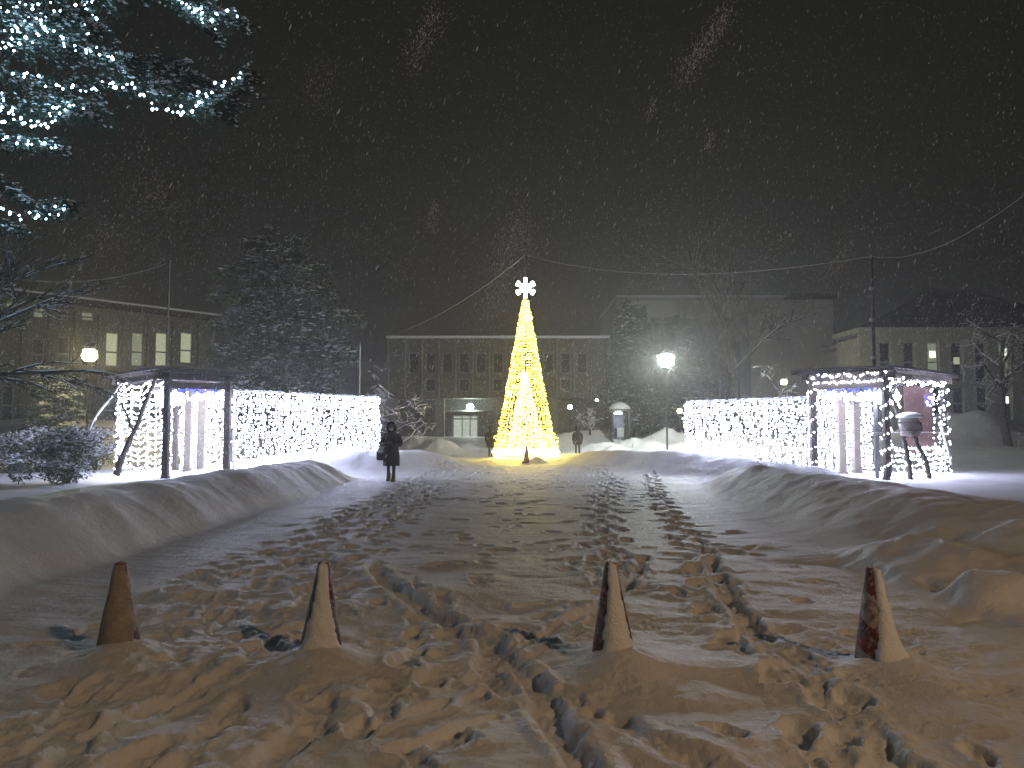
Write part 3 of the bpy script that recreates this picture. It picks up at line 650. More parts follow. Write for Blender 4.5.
# snow-laden shrubs
def shrub(px, py, d, wd, ht, label, seed, mt='leaves', n=2600):
    x = X(px, d); z = gz(x, d); t = thing('shrub', label, 'shrub', (x, d, z - .05), 0, 'shrubs on the snow at the left')
    rg = np.random.default_rng(seed); nb = 22
    c = np.stack([rg.normal(0, wd * .26, nb), rg.normal(0, wd * .24, nb), rg.uniform(.12, .85, nb) * ht], -1); c[:, :2] *= (1.25 - (c[:, 2:3] / ht) ** 2 * .7)
    rb_ = rg.uniform(.12, .22, nb) * wd
    k = rg.integers(0, nb, n); dv = rg.normal(size=(n, 3)); dv /= np.linalg.norm(dv, axis=1)[:, None]
    p = c[k] + dv * rb_[k][:, None] * rg.uniform(.55, 1.08, n)[:, None]; p[:, 2] = np.maximum(p[:, 2], .03)
    fo = MB(); fo.batch(LEAF, LEAFF, p, dirmats(dv + rg.normal(0, .5, (n, 3)), rg.uniform(.07, .14, n), .16)); fo.build('foliage', M[mt], t)
    s = MB()
    up = (dv[:, 2] > -.15) & (rg.random(n) < .42); lumps(s, p[up] + [0, 0, .03] + dv[up] * .02, .075, .65); s.build('snow_cover', M['far_snow'], t)
    b_ = MB()
    for i in range(9): b_.tube([(0, 0, -.05), list(c[i] * [.5, .5, .5]), list(c[i])], [.025, .015, .006], 4)
    b_.build('stems', M['bark'], t)
shrub(68, 480, 21.5, 1.7, 1.65, 'rounded dark-leaved shrub with snow clumps, nearest to the left pavilion', 1, n=4200)
shrub(38, 462, 27, 1.5, 1.7, 'upright snow-covered shrub just behind and left of the rounded dark shrub', 2)
shrub(12, 462, 26, 1.7, 1.5, 'snow-covered shrub at the left edge of the picture', 3)
shrub(98, 462, 28, 1.8, 1.6, 'snow-covered shrub between the rounded shrub and the left pavilion', 4)

# the near conifer at the top left, wound with ice-blue lights
def light_path(pts, spacing, jit=0.):
    pts = [Vector(p) for p in pts]; out_ = []; carry = 0
    for a, b in zip(pts[:-1], pts[1:]):
        L = (b - a).length; s = carry
        while s < L: out_.append(a + (b - a) * (s / L) + Vector([random.gauss(0, 1) * jit for _ in range(3)])); s += spacing
        carry = s - L
    return np.array([list(p) for p in out_]) if out_ else np.zeros((0, 3))
def smooth(pts, k=6):
    pts = [Vector(p) for p in pts]; o = []
    for i in range(len(pts) - 1):
        p0, p1, p2, p3 = pts[max(i - 1, 0)], pts[i], pts[i + 1], pts[min(i + 2, len(pts) - 1)]
        for j in range(k):
            t_ = j / k; o.append(.5 * ((2 * p1) + (-p0 + p2) * t_ + (2 * p0 - 5 * p1 + 4 * p2 - p3) * t_ ** 2 + (-p0 + 3 * p1 - 3 * p2 + p3) * t_ ** 3))
    o.append(pts[-1]); return o
nc = thing('illuminated_conifer', 'near snowy conifer reaching in at top left, wound with ice-blue lights', 'tree', (-8.6, 10.5, 0))
O = Vector((-8.6, 10.5, 0))
tr = MB(); tr.tube([(0, 0, -.3), (.05, 0, 4), (0, 0, 9), (0, 0, 12)], [.3, .25, .15, .05], 10); trk = tr.build('trunk', M['bark'], nc, True)
limbs = [  # (pixel path, depth path, bushiness)
    ([(-110, 40), (0, 38), (60, 40), (120, 62), (170, 95), (215, 108), (245, 78)], [10.4, 9.9, 9.7, 9.5, 9.3, 9.2, 9.1], .26),
    ([(-110, 0), (0, 8), (60, -6), (110, -8), (160, -10), (210, 10), (240, 22)], [10.3, 9.8, 9.6, 9.5, 9.4, 9.3, 9.2], .22),
    ([(-110, 60), (-20, 72), (40, 84), (100, 86), (150, 84), (200, 98), (225, 112)], [10.4, 10.1, 9.9, 9.8, 9.7, 9.6, 9.6], .24),
    ([(-110, 110), (-30, 112), (20, 108), (60, 106), (90, 112)], [10.3, 10., 9.7, 9.5, 9.4], .26),
    ([(-110, 120), (-30, 136), (0, 140), (30, 142), (58, 146)], [10.3, 10., 9.8, 9.6, 9.5], .18),
    ([(-110, 30), (0, 20), (40, 18), (80, 14), (95, 26)], [10.3, 9.6, 9.3, 9.1, 9.], .25),
    ([(-110, 150), (-30, 170), (10, 190), (40, 208), (66, 206)], [10.3, 9.8, 9.6, 9.5, 9.4], .18),
    ([(-110, 190), (-40, 214), (-10, 222), (16, 228)], [10.3, 9.8, 9.6, 9.5], .16),
    ([(-110, -40), (40, -50), (120, -38), (170, 0), (205, 22), (215, 34)], [10.3, 9.6, 9.4, 9.3, 9.2, 9.2], .2),
    ([(-110, 60), (30, 52), (90, 50), (140, 62), (180, 70), (215, 88)], [10.3, 10.1, 10., 9.9, 9.8, 9.7], .24)]
C0, Dd, Ws, S0 = [], [], [], []
for li, (pp, dd_, bw) in enumerate(limbs):
    pts = smooth([P(a[0], a[1], q) - O for a, q in zip(pp, dd_)], 5); n_ = len(pts)
    br = MB(); br.tube(pts, [.045 * (1 - .8 * i / n_) + .006 for i in range(n_)], 6, cap=False)
    C1, D1, S1 = [], [], []
    PP = np.array([list(p) for p in pts]); ntw = 10 * n_
    for k in range(ntw):
        s = rng.uniform(.15, 1) * (n_ - 1.01); i = int(s); c = PP[i] + (PP[i + 1] - PP[i]) * (s - i); tdir = PP[i + 1] - PP[i]; tdir /= np.linalg.norm(tdir)
        sd = np.cross(tdir, [0, 0, 1]); sgn = rng.choice([-1, 1]); L = bw * rng.uniform(.5, 1.9) * (1.15 - .5 * s / n_)
        tw = tdir * .75 + sd * sgn * rng.uniform(.1, 1.0) + np.array([0, 0, rng.uniform(-.75, .35)]); tw /= np.linalg.norm(tw)
        e = c + tw * L; br.tube([list(c), list(e)], [.007, .003], 3, cap=False)
        m_ = int(34 * L / .3); q = rng.uniform(.1, 1.08, m_)
        C1.append(c + (e - c) * q[:, None] + rng.normal(0, .012, (m_, 3))); D1.append(tw * .9 + rng.normal(0, .55, (m_, 3)) - [0, 0, .1])
        ms = int(5 * L / .3); q = rng.uniform(.2, 1.05, ms); 
        if rng.random() < .75: S1.append(c + (e - c) * q[:, None] + [0, 0, .022] + rng.normal(0, .016, (ms, 3)))
    bo = br.build('bough', M['bark'], nc, True)
    fo = MB(); C1 = np.concatenate(C1); D1 = np.concatenate(D1)
    fo.batch(LEAF, LEAFF, C1, dirmats(D1, rng.uniform(.035, .075, len(C1)), .06)); fo.build('needles', M['needles_near'], bo)
    s_ = MB(); lumps(s_, np.concatenate(S1), .030, .55); s_.build('snow_cover', M['snow_soft'], bo)
strings = [([(-40, 40), (10, 30), (45, 12), (70, 14), (95, 0)], 9.2), ([(-20, 46), (8, 38), (30, 22), (50, 30), (72, 48), (92, 50), (115, 62)], 9.3), ([(94, -14), (92, 8), (88, 24), (84, 36)], 9.15),
           ([(12, 72), (34, 76)], 9.7), ([(52, 86), (70, 88), (84, 92), (112, 84), (135, 87), (150, 104), (168, 112), (176, 116), (182, 104)], 9.2), ([(-20, 112), (4, 108), (20, 118), (36, 120), (56, 112), (84, 108)], 9.3),
           ([(-20, 134), (8, 138), (30, 144), (52, 142)], 9.4), ([(-10, 98), (0, 92), (8, 104), (16, 112)], 9.4), ([(160, -6), (182, 4), (196, 12), (208, 26), (214, 30)], 9.1), ([(188, 6), (212, 14), (232, 10)], 9.1),
           ([(186, 116), (204, 92), (216, 88), (236, 76), (244, 74)], 9.0), ([(-6, 206), (14, 212), (40, 218), (64, 208)], 9.3), ([(-20, 12), (20, 6), (48, 2)], 9.4), ([(-14, 122), (20, 124), (44, 124), (60, 118)], 9.5), ([(-10, 60), (4, 50), (30, 40), (44, 36)], 9.6)]
for k in range(7):  # unseen loops added low on the trunk to light the snow plateau bluish
    pts = [(.36 * math.cos(a + k), .36 * math.sin(a + k), .25 + k * .2 + .2 * a / 12.6) for a in np.linspace(0, 12.6, 30)]
    mb = MB(); mb.tube(pts, .004, 3, 0); mb.bulbs(light_path(pts, .06, .03), .030, 1); mb.build('light_string', [M['wire'], M['C']], nc)
for pp, q in strings:
    pts = smooth([P(a, b, q + random.uniform(-.05, .05)) - O for a, b in pp], 4)
    mb = MB(); mb.tube(pts, .004, 3, 0); mb.bulbs(light_path(pts, .06, .03), .016, 1); mb.build('light_string', [M['wire'], M['C']], nc)

# ------------------------------------------------------------------ utility poles and wires
def pole(px, d, top_py, r, label, fittings=True):
    x = X(px, d); z0 = gz(x, d) - .1; z1 = Z(top_py, d)
    t = thing('utility_pole', label, 'pole', (x, d, z0)); m_ = MB(); m_.tube([(0, 0, 0), (0, 0, z1 - z0)], [r, r * .8], 8); m_.build('shaft', M['metal'] if fittings else M['steel'], t)
    m_ = MB(); m_.tube([(0, 0, z1 - z0), (0, 0, z1 - z0 + .12)], [.05, .03], 8); m_.build('insulator', M['steel'], t)
    if fittings:
        for f in (.55, .72, .86):
            m_ = MB(); m_.lathe([(r * 1.1, -.05), (r * 1.7, -.04), (r * 1.7, .04), (r * 1.1, .05)], (0, 0, (z1 - z0) * f), 8); m_.build('clamp', M['steel'], t)
    return Vector((x, d, z1 + .05))
pl = pole(165, 24.3, 264, .035, 'slim grey pole rising behind the left pavilion', False)
pr = pole(876, 23.6, 258, .06, 'tall dark pole with clamps rising behind the right pavilion')
pm_ = pole(359, 34, 346, .03, 'short thin post above the left light curtain', False)
def cable(a, b, sag, label, r=.012, name='overhead_wire'):
    a, b = Vector(a), Vector(b); pts = [a.lerp(b, i / 16) - Vector((0, 0, sag * 4 * (i / 16) * (1 - i / 16))) for i in range(17)]
    m_ = MB(); m_.tube(pts, r, 4); o = m_.build(name, M['dark_wire']); return tag(o, label, 'wire')
TX, TY = X(525.5, 37), 37.0
mast = Vector((TX, TY, Z(255, 37)))
cable(mast, pr, .75, 'sagging wire from the light tree top to the dark pole at right', .010)
cable(pr, P(1040, 182, 14), .5, 'wire rising from the dark pole to the right edge', .0048)
cable(mast, P(388, 336, 46), .5, 'wire slanting down left from the light tree top', .012)
cable(pl, P(-40, 268, 20), .5, 'wire from the slim grey pole to the left edge', .008)

# ------------------------------------------------------------------ light tree
gt = thing('light_tree', 'tall narrow cone of golden string lights topped by a white snowflake', 'light display', (TX, TY, 0))
base_z = gz(TX, TY); H = Z(300, 37)
def tr_r(z): return 1.42 * (1 - (z - base_z) / (H - base_z)) ** 1.0 + .10
mb = MB(); mb.tube([(0, 0, base_z - .2), (0, 0, Z(254, 37))], [.06, .02], 6)
for zz in (1.2, 2.4, 3.8, 5.4): mb.tube([(tr_r(zz) * math.cos(a) * .96, tr_r(zz) * math.sin(a) * .96, zz) for a in np.linspace(0, 2 * math.pi, 25)], .012, 4)
mb.build('frame', M['metal'], gt)
for k in range(34):
    a = 2 * math.pi * k / 34; pts = []
    for i in range(19):
        z = base_z + .05 + (H - base_z) * i / 18; r = tr_r(z) + .02 * math.sin(i * 2 + k); pts.append((r * math.cos(a + .03 * math.sin(i)), r * math.sin(a + .03 * math.sin(i)), z))
    m_ = MB(); m_.tube(pts, .007, 3, 0, False); lp = light_path(pts, .135, .022); 
    sel = rng.random(len(lp)) < .72
    m_.bulbs(lp[sel], .040, 1); m_.bulbs(lp[~sel], .034, 2); m_.build('light_string', [M['wire'], M['Y'], M['YW']], gt)
# inner cone of warm white light strings
for k in range(16):
    a = 2 * math.pi * k / 16; h2 = Z(372, 37)
    pts = [((.85 * (1 - i / 12) + .05) * math.cos(a), (.85 * (1 - i / 12) + .05) * math.sin(a), base_z + .3 + (h2 - base_z - .3) * i / 12) for i in range(13)]
    m_ = MB(); m_.tube(pts, .007, 3, 0, False); m_.bulbs(light_path(pts, .11, .03), .038, 1); m_.build('inner_light_string', [M['wire'], M['YW']], gt)
# glittering brushwood at the foot
m_ = MB(); pts = []
for k in range(900):
    a = random.uniform(0, 6.283); r = random.uniform(.7, 1.6); z = base_z + .15 + random.random() ** 1.2 * (1.5 - r * .35) ; pts.append((r * math.cos(a), r * math.sin(a), z))
for k in range(60):
    a = random.uniform(0, 6.283); m_.tube([(1.1 * math.cos(a), 1.1 * math.sin(a), base_z - .1), (1.5 * math.cos(a), 1.5 * math.sin(a), base_z + random.uniform(.7, 1.4))], [.012, .006], 3, 0)
pts = np.array(pts); sel = rng.random(len(pts)) < .8
m_.bulbs(pts[sel], .034, 1); m_.bulbs(pts[~sel], .032, 2); m_.build('lit_brushwood', [M['bark'], M['Y'], M['YW']], gt)
for rr, zz in ((1.54, .12), (1.60, .26), (1.44, .2), (1.3, .35)):
    m_ = MB(); pts = [(rr * math.cos(a) + random.gauss(0, .02), rr * math.sin(a) + random.gauss(0, .02), base_z + zz + .05 * math.sin(5 * a)) for a in np.linspace(0, 2 * math.pi, 60)]
    m_.tube(pts, .008, 3, 0, False); m_.bulbs(light_path(pts, .07, .03), .045, 1); m_.build('base_light_ring', [M['wire'], M['YW']], gt)
# snowflake star
sz = Z(288.5, 37); m_ = MB()
for k in range(6):
    a = math.pi / 2 + k * math.pi / 3; c, s = math.cos(a), math.sin(a)
    m_.beam((0, -.12, sz), (.50 * c, -.12, sz + .50 * s), .14, .165)
    m_.beam((.36 * c, -.12, sz + .36 * s), (.49 * c, -.12, sz + .49 * s), .15, .24)
m_.lathe([(.03, -.19), (.17, -.16), (.2, 0), (.17, .16), (.03, .19)], (0, -.12, sz), 10); m_.build('snowflake_star', M['star'], gt)

# ------------------------------------------------------------------ curtains of lights
def curtain(name, label, a, b, ztop, n, seed, zlow=.25):
    a, b = Vector(a), Vector(b); L = (b - a).length; mid = a
    t = thing(name, label, 'light display', (a.x, a.y, 0), 0)
    dirv = (b - a).normalized(); nn = Vector((dirv.y, -dirv.x))
    if nn.y > 0: nn = -nn
    q = lambda s, o, z: Vector((dirv.x * s + nn.x * o, dirv.y * s + nn.y * o, z))
    for s in (0.06, L * .34, L * .67, L - .06):
        m_ = MB(); m_.tube([q(s, -.06, -.1), q(s, -.06, ztop)], .035, 8); m_.build('post', M['steel'], t)
    m_ = MB(); m_.tube([q(0, -.02, ztop), q(L, -.02, ztop)], .03, 6); ra = m_.build('top_rail', M['steel'], t)
    m_ = MB(); lumps(m_, [list(q(random.uniform(0, L), -.02, ztop + .035)) for _ in range(160)], .06, .45); m_.build('snow_cover', M['far_snow'], ra)
    m_ = MB()
    for zz in np.arange(.5, ztop - .1, .4): m_.tube([q(0, -.04, zz), q(L, -.04, zz)], .006, 4)
    for s in np.arange(.2, L, .4): m_.tube([q(s, -.04, 0), q(s, -.04, ztop)], .006, 4)
    m_.build('mesh_panel', M['wire'], t)
    for k in range(n):
        s = (k + .5) / n * L; ln = ztop - .08 - zlow - random.uniform(0, .2)
        pts = [q(s + .035 * math.sin(i * 1.3 + k) + random.gauss(0, .014), .02 + random.uniform(0, .08), ztop - .06 - ln * i / 9) for i in range(10)]
        m_ = MB(); m_.tube(pts, .005, 3, 0, False); lp = light_path(pts, .088, .017); lp = lp[rng.random(len(lp)) < .93]; m_.bulbs(lp, .031, 1)
        m_.build('light_string', [M['wire'], M['W']], t)
    # bright garland near the top
    pts = [q(L * i / 40, .1, ztop - .30 - .06 * abs(math.sin(i * .55))) for i in range(41)]
    m_ = MB(); m_.tube(pts, .007, 3, 0, False); m_.bulbs(light_path(pts, .085, .04), .036, 1); m_.build('garland', [M['wire'], M['W2']], t)
    return t
curtain('light_curtain', 'long fence hung with white string lights, left of the light tree', (-9.0, 24.6), (-5.25, 30.0), 2.80, 72, 1)
curtain('light_curtain', 'shorter fence hung with white string lights, right of the light tree', (9.55, 24.4), (6.4, 28.1), 2.56, 56, 2)

# ------------------------------------------------------------------ pavilions (wisteria trellises)
def pavilion(label, N, sdir, ldir, SL, LL, side):
    """N near roof corner; sdir/ldir unit vectors of the short and long side"""
    N = Vector(N); sdir = Vector(sdir).normalized(); ldir = Vector(ldir).normalized()
    t = thing('lit_pavilion', label, 'pavilion', (N.x, N.y, 0)); ins = .45; zr = 3.30
    q = lambda s, l, z: Vector((sdir.x * s + ldir.x * l, sdir.y * s + ldir.y * l, z))
    # posts
    S0_, S1_ = ins, SL - ins; L0_, L1_ = ins, LL - ins; Lm = (L0_ + L1_) / 2
    posts = [(S0_, L0_, 'wood', .17), (S1_, L0_, 'wood', .19), (S0_, L1_, 'wood', .14), (S1_, L1_, 'wood', .14), (S1_, L0_ + 1.9, 'pale_wood', .24), (S1_, L0_ + 3.0, 'pale_wood', .22)]
    for s, l, mt, wd_ in posts:
        m_ = MB(); a, b = q(s, l, -.1), q(s, l, zr - .2 if mt == 'wood' else zr - .38); m_.beam(a, b, wd_, wd_); 
        m_.beam(q(s, l, .0), q(s, l, .14), wd_ + .05, wd_ + .05); m_.build('post', M[mt], t)
    for a, b in ((q(S0_ - .3, L0_, zr - .14), q(S1_ + .3, L0_, zr - .14)), (q(S0_ - .3, L1_, zr - .14), q(S1_ + .3, L1_, zr - .14))):
        m_ = MB(); m_.beam(a, b, .12, .2); m_.build('beam', M['wood'], t)
    for a, b in ((q(S0_, L0_ - .3, zr - .12), q(S0_, L1_ + .3, zr - .12)), (q(S1_, L0_ - .3, zr - .12), q(S1_, L1_ + .3, zr - .12))):
        m_ = MB(); m_.beam(a, b, .11, .16); m_.build('beam', M['wood'], t)
    m_ = MB(); m_.beam(q(S0_ + .1, L0_, zr - .40), q(S1_ - .1, L0_, zr - .40), .06, .2); m_.build('sign_board', M['pale_wood'], t)
    m_ = MB(); nr = int(LL / .32)
    for k in range(nr + 1): m_.beam(q(.02, k * LL / nr, zr + .005), q(SL - .02, k * LL / nr, zr + .005), .05, .07)
    m_.build('rafter_lattice', M['wood'], t)
    m_ = MB(); c = [q(0, 0, 0), q(SL, 0, 0), q(SL, LL, 0), q(0, LL, 0)]; z0, z1 = zr + .045, zr + .085
    m_.add([Vector((p.x, p.y, z)) for z in (z0, z1) for p in c], [(0, 1, 2, 3), (7, 6, 5, 4), (0, 4, 5, 1), (1, 5, 6, 2), (2, 6, 7, 3), (3, 7, 4, 0)]); rf = m_.build('roof', M['roof'], t)
    # snow on the roof: a thin uneven sheet
    m_ = MB(); nn = 34; G = []
    for i in range(nn + 1):
        for j in range(nn + 1):
            e = min(i, nn - i, j, nn - j); hgt = 0 if e == 0 else .035 + .045 * (1 + float(fbm(np.array(i * .3), np.array(j * .3), 8, 3))) * min(1, e / 3)
            G.append(q(.03 + (SL - .06) * i / nn, .03 + (LL - .06) * j / nn, z1 + .002 + hgt))
    m_.add(G, [(i * (nn + 1) + j, (i + 1) * (nn + 1) + j, (i + 1) * (nn + 1) + j + 1, i * (nn + 1) + j + 1) for i in range(nn) for j in range(nn)]); m_.build('snow_cover', M['far_snow'], rf, True)
    # rails and light strings ---------------------------------------------------------
    def string(pts, mt, sp=.09, r=.03, jit=.02, nm='light_string'):
        m_ = MB(); m_.tube(pts, .006, 3, 0, False); m_.bulbs(light_path(pts, sp, jit), r, 1); return m_.build(nm, [M['wire'], M[mt]], t)
    m_ = MB(); m_.tube([q(S0_, L0_, 1.45), q(S1_, L0_, 1.45)], .014, 5); m_.build('rail', M['steel'], t)
    m_ = MB(); m_.tube([q(S0_, L0_, 1.45), q(S0_, L1_, 1.45)], .014, 5); m_.build('rail', M['steel'], t)
    # back long side: dense curtain
    nb_ = 34
    for k in range(nb_):
        l = L0_ + (L1_ - L0_) * (k + .5) / nb_
        pts = [q(S1_ + .14 + random.uniform(-.05, .05), l + random.gauss(0, .02), zr - .5 - (zr - .62) * i / 8) for i in range(9)]
        string(pts, 'W', .088, .032, .02)
    for k in range(7 if side < 0 else 0):    # far end wall
        s = S0_ + (S1_ - S0_) * (k + .5) / 7
        string([q(s, L1_ + .05, zr - .4 - (zr - .5) * i / 6) for i in range(7)], 'W', .10, .032, .02)
    # fringe over the entrance, white above blue
    for o_ in (0, .07):
        string([q(S0_ + .1 + (S1_ - S0_ - .2) * i / 12, L0_ + .12 + o_, zr - .56 - .05 * math.sin(i * 1.2)) for i in range(13)], 'B', .055, .026, .03)
    string([q(S0_ + .1 + (S1_ - S0_ - .2) * i / 12, L0_ + .3, zr - .50 - .05 * math.sin(i * .9)) for i in range(13)], 'B', .06, .026, .05)
    for o_ in (0, .1, .2): string([q(S0_ + (S1_ - S0_) * i / 12, L0_ + .5 + o_, zr - .72 - .07 * math.sin(i * 1.1 + o_ * 9)) for i in range(13)], 'W2', .07, .034, .04)
    # lantern clusters under the roof
    for l in ((L0_ + .5, L0_ + 1.3) if side < 0 else (L0_ + .5, L0_ + 1.35)):
        m_ = MB(); c = q(S0_ + .35, l, zr - .78); m_.tube([c, c + Vector((0, 0, .6))], .008, 4, 0)
        m_.bulbs(np.array(list(c)) + rng.normal(0, .13, (60, 3)) * [1, 1, .75], .05, 1); m_.build('light_cluster', [M['wire'], M['W2']], t)
    if side < 0:   # left pavilion: rows of swags over the whole long side
        nrow = 14; segs = 3
        for k in range(nrow):
            z = zr - .32 - k * .20; pts = []
            lim = L1_ if (k < 5 or k > 12) else L1_
            for i in range(25):
                f = i / 24; pts.append(q(S0_ - .07, L0_ + .15 + (lim - L0_ - .1) * f, z - .10 * abs(math.sin(f * math.pi * segs)) + .03 * math.sin(k * 2 + f * 5)))
            string(pts, 'W', .11 if k < 11 else .14, .029, .014)
        for l in (L1_ - .1, L1_ - .45, L1_ - .8, L0_ + 1.2): string([q(S0_ - .1, l + .05 * math.sin(i * 2), zr - .25 - (zr - .4) * i / 10) for i in range(11)], 'W', .085, .033, .04)
        string([q(S0_ - .09 + .02 * math.sin(i), L0_ + .22, zr - .2 - (zr - .3) * i / 10) for i in range(11)], 'W', .13, .03, .03)
    else:          # right pavilion: outlines, wrapped posts, low swags, red boards
        string([q(S0_ + (S1_ - S0_) * i / 12, L0_ - .1, zr - .10 - .04 * math.sin(i * 1.7)) for i in range(13)], 'W2', .12, .036, .03)
        string([q(S0_ + (S1_ - S0_) * i / 12, L0_ - .1, zr - .30) for i in range(13)], 'W', .07, .028, .02)
        string([q(S0_ - .1, L0_ + (L1_ - L0_) * i / 24, zr - .22 - .10 * abs(math.sin(i * .55))) for i in range(25)], 'W2', .14, .036, .03)
        for (s, l) in ((S0_, L0_), (S1_, L0_), (S0_, L1_)):
            string([q(s + .16 * math.cos(i * .9), l + .16 * math.sin(i * .9), zr - .25 - (zr - .35) * i / 46) for i in range(47)], 'W', .13, .031, .015)
        string([q(S0_ + .02, L0_ + .25 + .05 * math.sin(i), zr - .3 - (zr - .4) * i / 10) for i in range(11)], 'W', .12, .032, .03)
        for k in range(6):
            z = .98 - k * .17; string([q(S0_ - .06, L0_ + .4 + (L1_ - L0_ - .3) * i / 24, z - .07 * abs(math.sin(i / 24 * 3.1416 * 4))) for i in range(25)], 'W', .10, .03, .03)
        for l in (L1_ - .1, L1_ - .5, L1_ - .95): string([q(S0_ - .03, l, zr - .3 - (zr - .5) * i / 10) for i in range(11)], 'W', .16, .028, .02)
        for l0 in (L1_ - 1.55, L1_ - .75):
            m_ = MB(); m_.beam(q(S0_ + .35, l0, .7), q(S0_ + .35, l0, zr - .35), .62, .05); m_.build('board_screen', M['red_wood'], t)
        m_ = MB(); c = q(S0_ + .05, L1_ - 1.0, zr - .78); m_.bulbs(np.array(list(c)) + rng.normal(0, .10, (26, 3)), .03, 1); m_.build('light_cluster', [M['wire'], M['B']], t)
        m_ = MB(); m_.bulbs(np.array(list(c)) + rng.normal(0, .08, (12, 3)), .03, 1); m_.build('light_cluster', [M['wire'], M['W2']], t)
        for s in (-.02,): string([q(S0_ + s, L0_ + .2 + .9 * i / 8, zr - .2 - .9 * i / 8) for i in range(9)], 'W2', .12, .036, .04)
    return t, q
tL, qL = pavilion('left pavilion under a flat snowy roof, its long side covered in rows of white lights', (-10.5, 22.5), (.71, .70), (-.71, .70), 2.8, 5.0, -1)
tR, qR = pavilion('right pavilion under a flat snowy roof, white-lit posts and reddish board screens', (11.1, 22.0), (-.71, .71), (.75, .66), 3.1, 5.5, 1)
# wisteria trunks
def vine(label, paths, loc):
    t = thing('wisteria_vine', label, 'vine', (loc[0], loc[1], 0)); O2 = Vector((loc[0], loc[1], 0))
    for pth, r0, r1, sn_ in paths:
        pts = smooth([P(a, b, c) - O2 for a, b, c in pth], 5); n_ = len(pts); m_ = MB()
        m_.tube([p + Vector((random.gauss(0, .015), 0, random.gauss(0, .015))) for p in pts], [r0 + (r1 - r0) * i / n_ + random.uniform(-.1, .15) * r0 for i in range(n_)], 7); st = m_.build('stem', M['bark'], t, True)
        if sn_:
            m_ = MB(); m_.tube([p + Vector((0, -.02, r0 * .9)) for p in pts], [r0 * 1.0 + random.uniform(-.2, .35) * r0 for _ in pts], 7); m_.build('snow_cover', M['snow_soft'], st, True)
vine('leaning gnarled vine trunk crossing the lit side of the left pavilion', [([(117, 474, 23.6), (126, 448, 23.6), (135, 430, 23.6), (141, 414, 23.5), (150, 392, 23.4), (158, 374, 23.4)], .10, .05, False),
      ([(133, 432, 23.6), (128, 418, 23.5), (122, 404, 23.6)], .05, .03, False), ([(88, 440, 24.4), (93, 424, 24.4), (101, 411, 24.5), (112, 398, 24.6), (122, 384, 24.6)], .035, .04, True), ([(150, 392, 23.4), (160, 384, 23.6), (166, 376, 23.8)], .04, .03, False)], (-12.0, 23.5))
vine('twin-stemmed gnarled vine climbing the near corner of the right pavilion', [([(911, 479, 22.9), (908, 460, 22.9), (904, 440, 22.9), (902, 428, 23), (898, 412, 23), (891, 396, 22.9), (884, 376, 22.9)], .075, .05, False),
      ([(929, 479, 23.3), (926, 460, 23.2), (918, 446, 23.1), (912, 434, 23), (902, 424, 23)], .07, .055, False), ([(951, 466, 24.6), (947, 450, 24.6), (943, 436, 24.6), (941, 424, 24.6)], .045, .03, True), ([(891, 396, 22.9), (900, 384, 23), (912, 376, 23)], .04, .03, False)], (12.0, 22.9))
# grey bundle of wrapped matting hung among the vine stems
c = P(910, 425, 22.85); t = thing('wrapped_bundle', 'grey snow-topped bundle tied among the vine stems of the right pavilion', 'bundle', (c.x, c.y, c.z - .32))
m_ = MB(); V = []; 
for i, z in enumerate(np.linspace(0, .56, 8)):
    for k in range(16):
        a = 2 * math.pi * k / 16; r = (.25 + .03 * math.sin(3 * a + i)) * (1 - .25 * abs(i - 3.5) / 3.5); V.append((r * 1.35 * math.cos(a), r * math.sin(a), z + .02 * math.sin(5 * a)))
m_.add(V, [(i * 16 + k, i * 16 + (k + 1) % 16, (i + 1) * 16 + (k + 1) % 16, (i + 1) * 16 + k) for i in range(7) for k in range(16)] + [tuple(range(16))[::-1], tuple(112 + k for k in range(16))]); m_.build('matting', mat('grey_matting', (.24, .21, .18), .9, var=.3, scale=9, bump=.6), t, True)
m_ = MB(); m_.lathe([(.30, 0), (.31, .06), (.22, .14), (.05, .18)], (0, 0, .53), 14, sx=1.25); m_.build('snow_cap', M['snow_soft'], t, True)
m_ = MB()
for z in (.16, .40): m_.tube([(.345 * math.cos(a), .265 * math.sin(a), z) for a in np.linspace(0, 2 * math.pi, 20)], .012, 5)
m_.build('rope', M['wire'], t)

# ------------------------------------------------------------------ street lamps
def lamp(label, px, py, d, mt, r, pole_r=.05, watt=None, arm=False, group=None):
    x = X(px, d); zc = Z(py, d); z0 = gz(x, d) - .1
    t = thing('street_lamp', label, 'street lamp', (x, d, z0), 0, group); h = zc - z0
    m_ = MB(); m_.tube([(0, 0, 0), (0, 0, h - r)], [pole_r * 1.3, pole_r], 10); m_.lathe([(pole_r * 2, 0), (pole_r * 2, .25), (pole_r * 1.3, .32)], (0, 0, .05), 10); m_.build('pole', M['metal'], t)
    m_ = MB(); m_.lathe([(pole_r, -r - .06), (r * .55, -r - .02), (r * .5, -r * .8)], (0, 0, h), 12); m_.build('collar', M['metal'], t)
    m_ = MB(); m_.lathe([(r * math.cos(a) + .002, r * math.sin(a)) for a in np.linspace(-1.45, 1.45, 11)], (0, 0, h), 18); m_.build('globe', M[mt], t, True)
    m_ = MB(); m_.lathe([(r * .75, r * .68), (r * .6, r * .98), (r * .3, r * 1.2), (.01, r * 1.26)], (0, 0, h + .01), 12); m_.build('snow_cap', M['far_snow'], t, True)
lamp('bright white globe street lamp between the light tree and the right light curtain', 667, 360, 45, 'lampW', .44)
lamp('yellow globe street lamp above the lit evergreen at far left', 87, 355, 36.5, 'lampY', .34)
lamp('small pale globe lamp under the entrance building, just right of the light tree', 570, 407, 62, 'lampS', .17, .04)
lamp('small orange lamp just left of the right light curtain', 680, 411, 58, 'lampO', .19, .04)
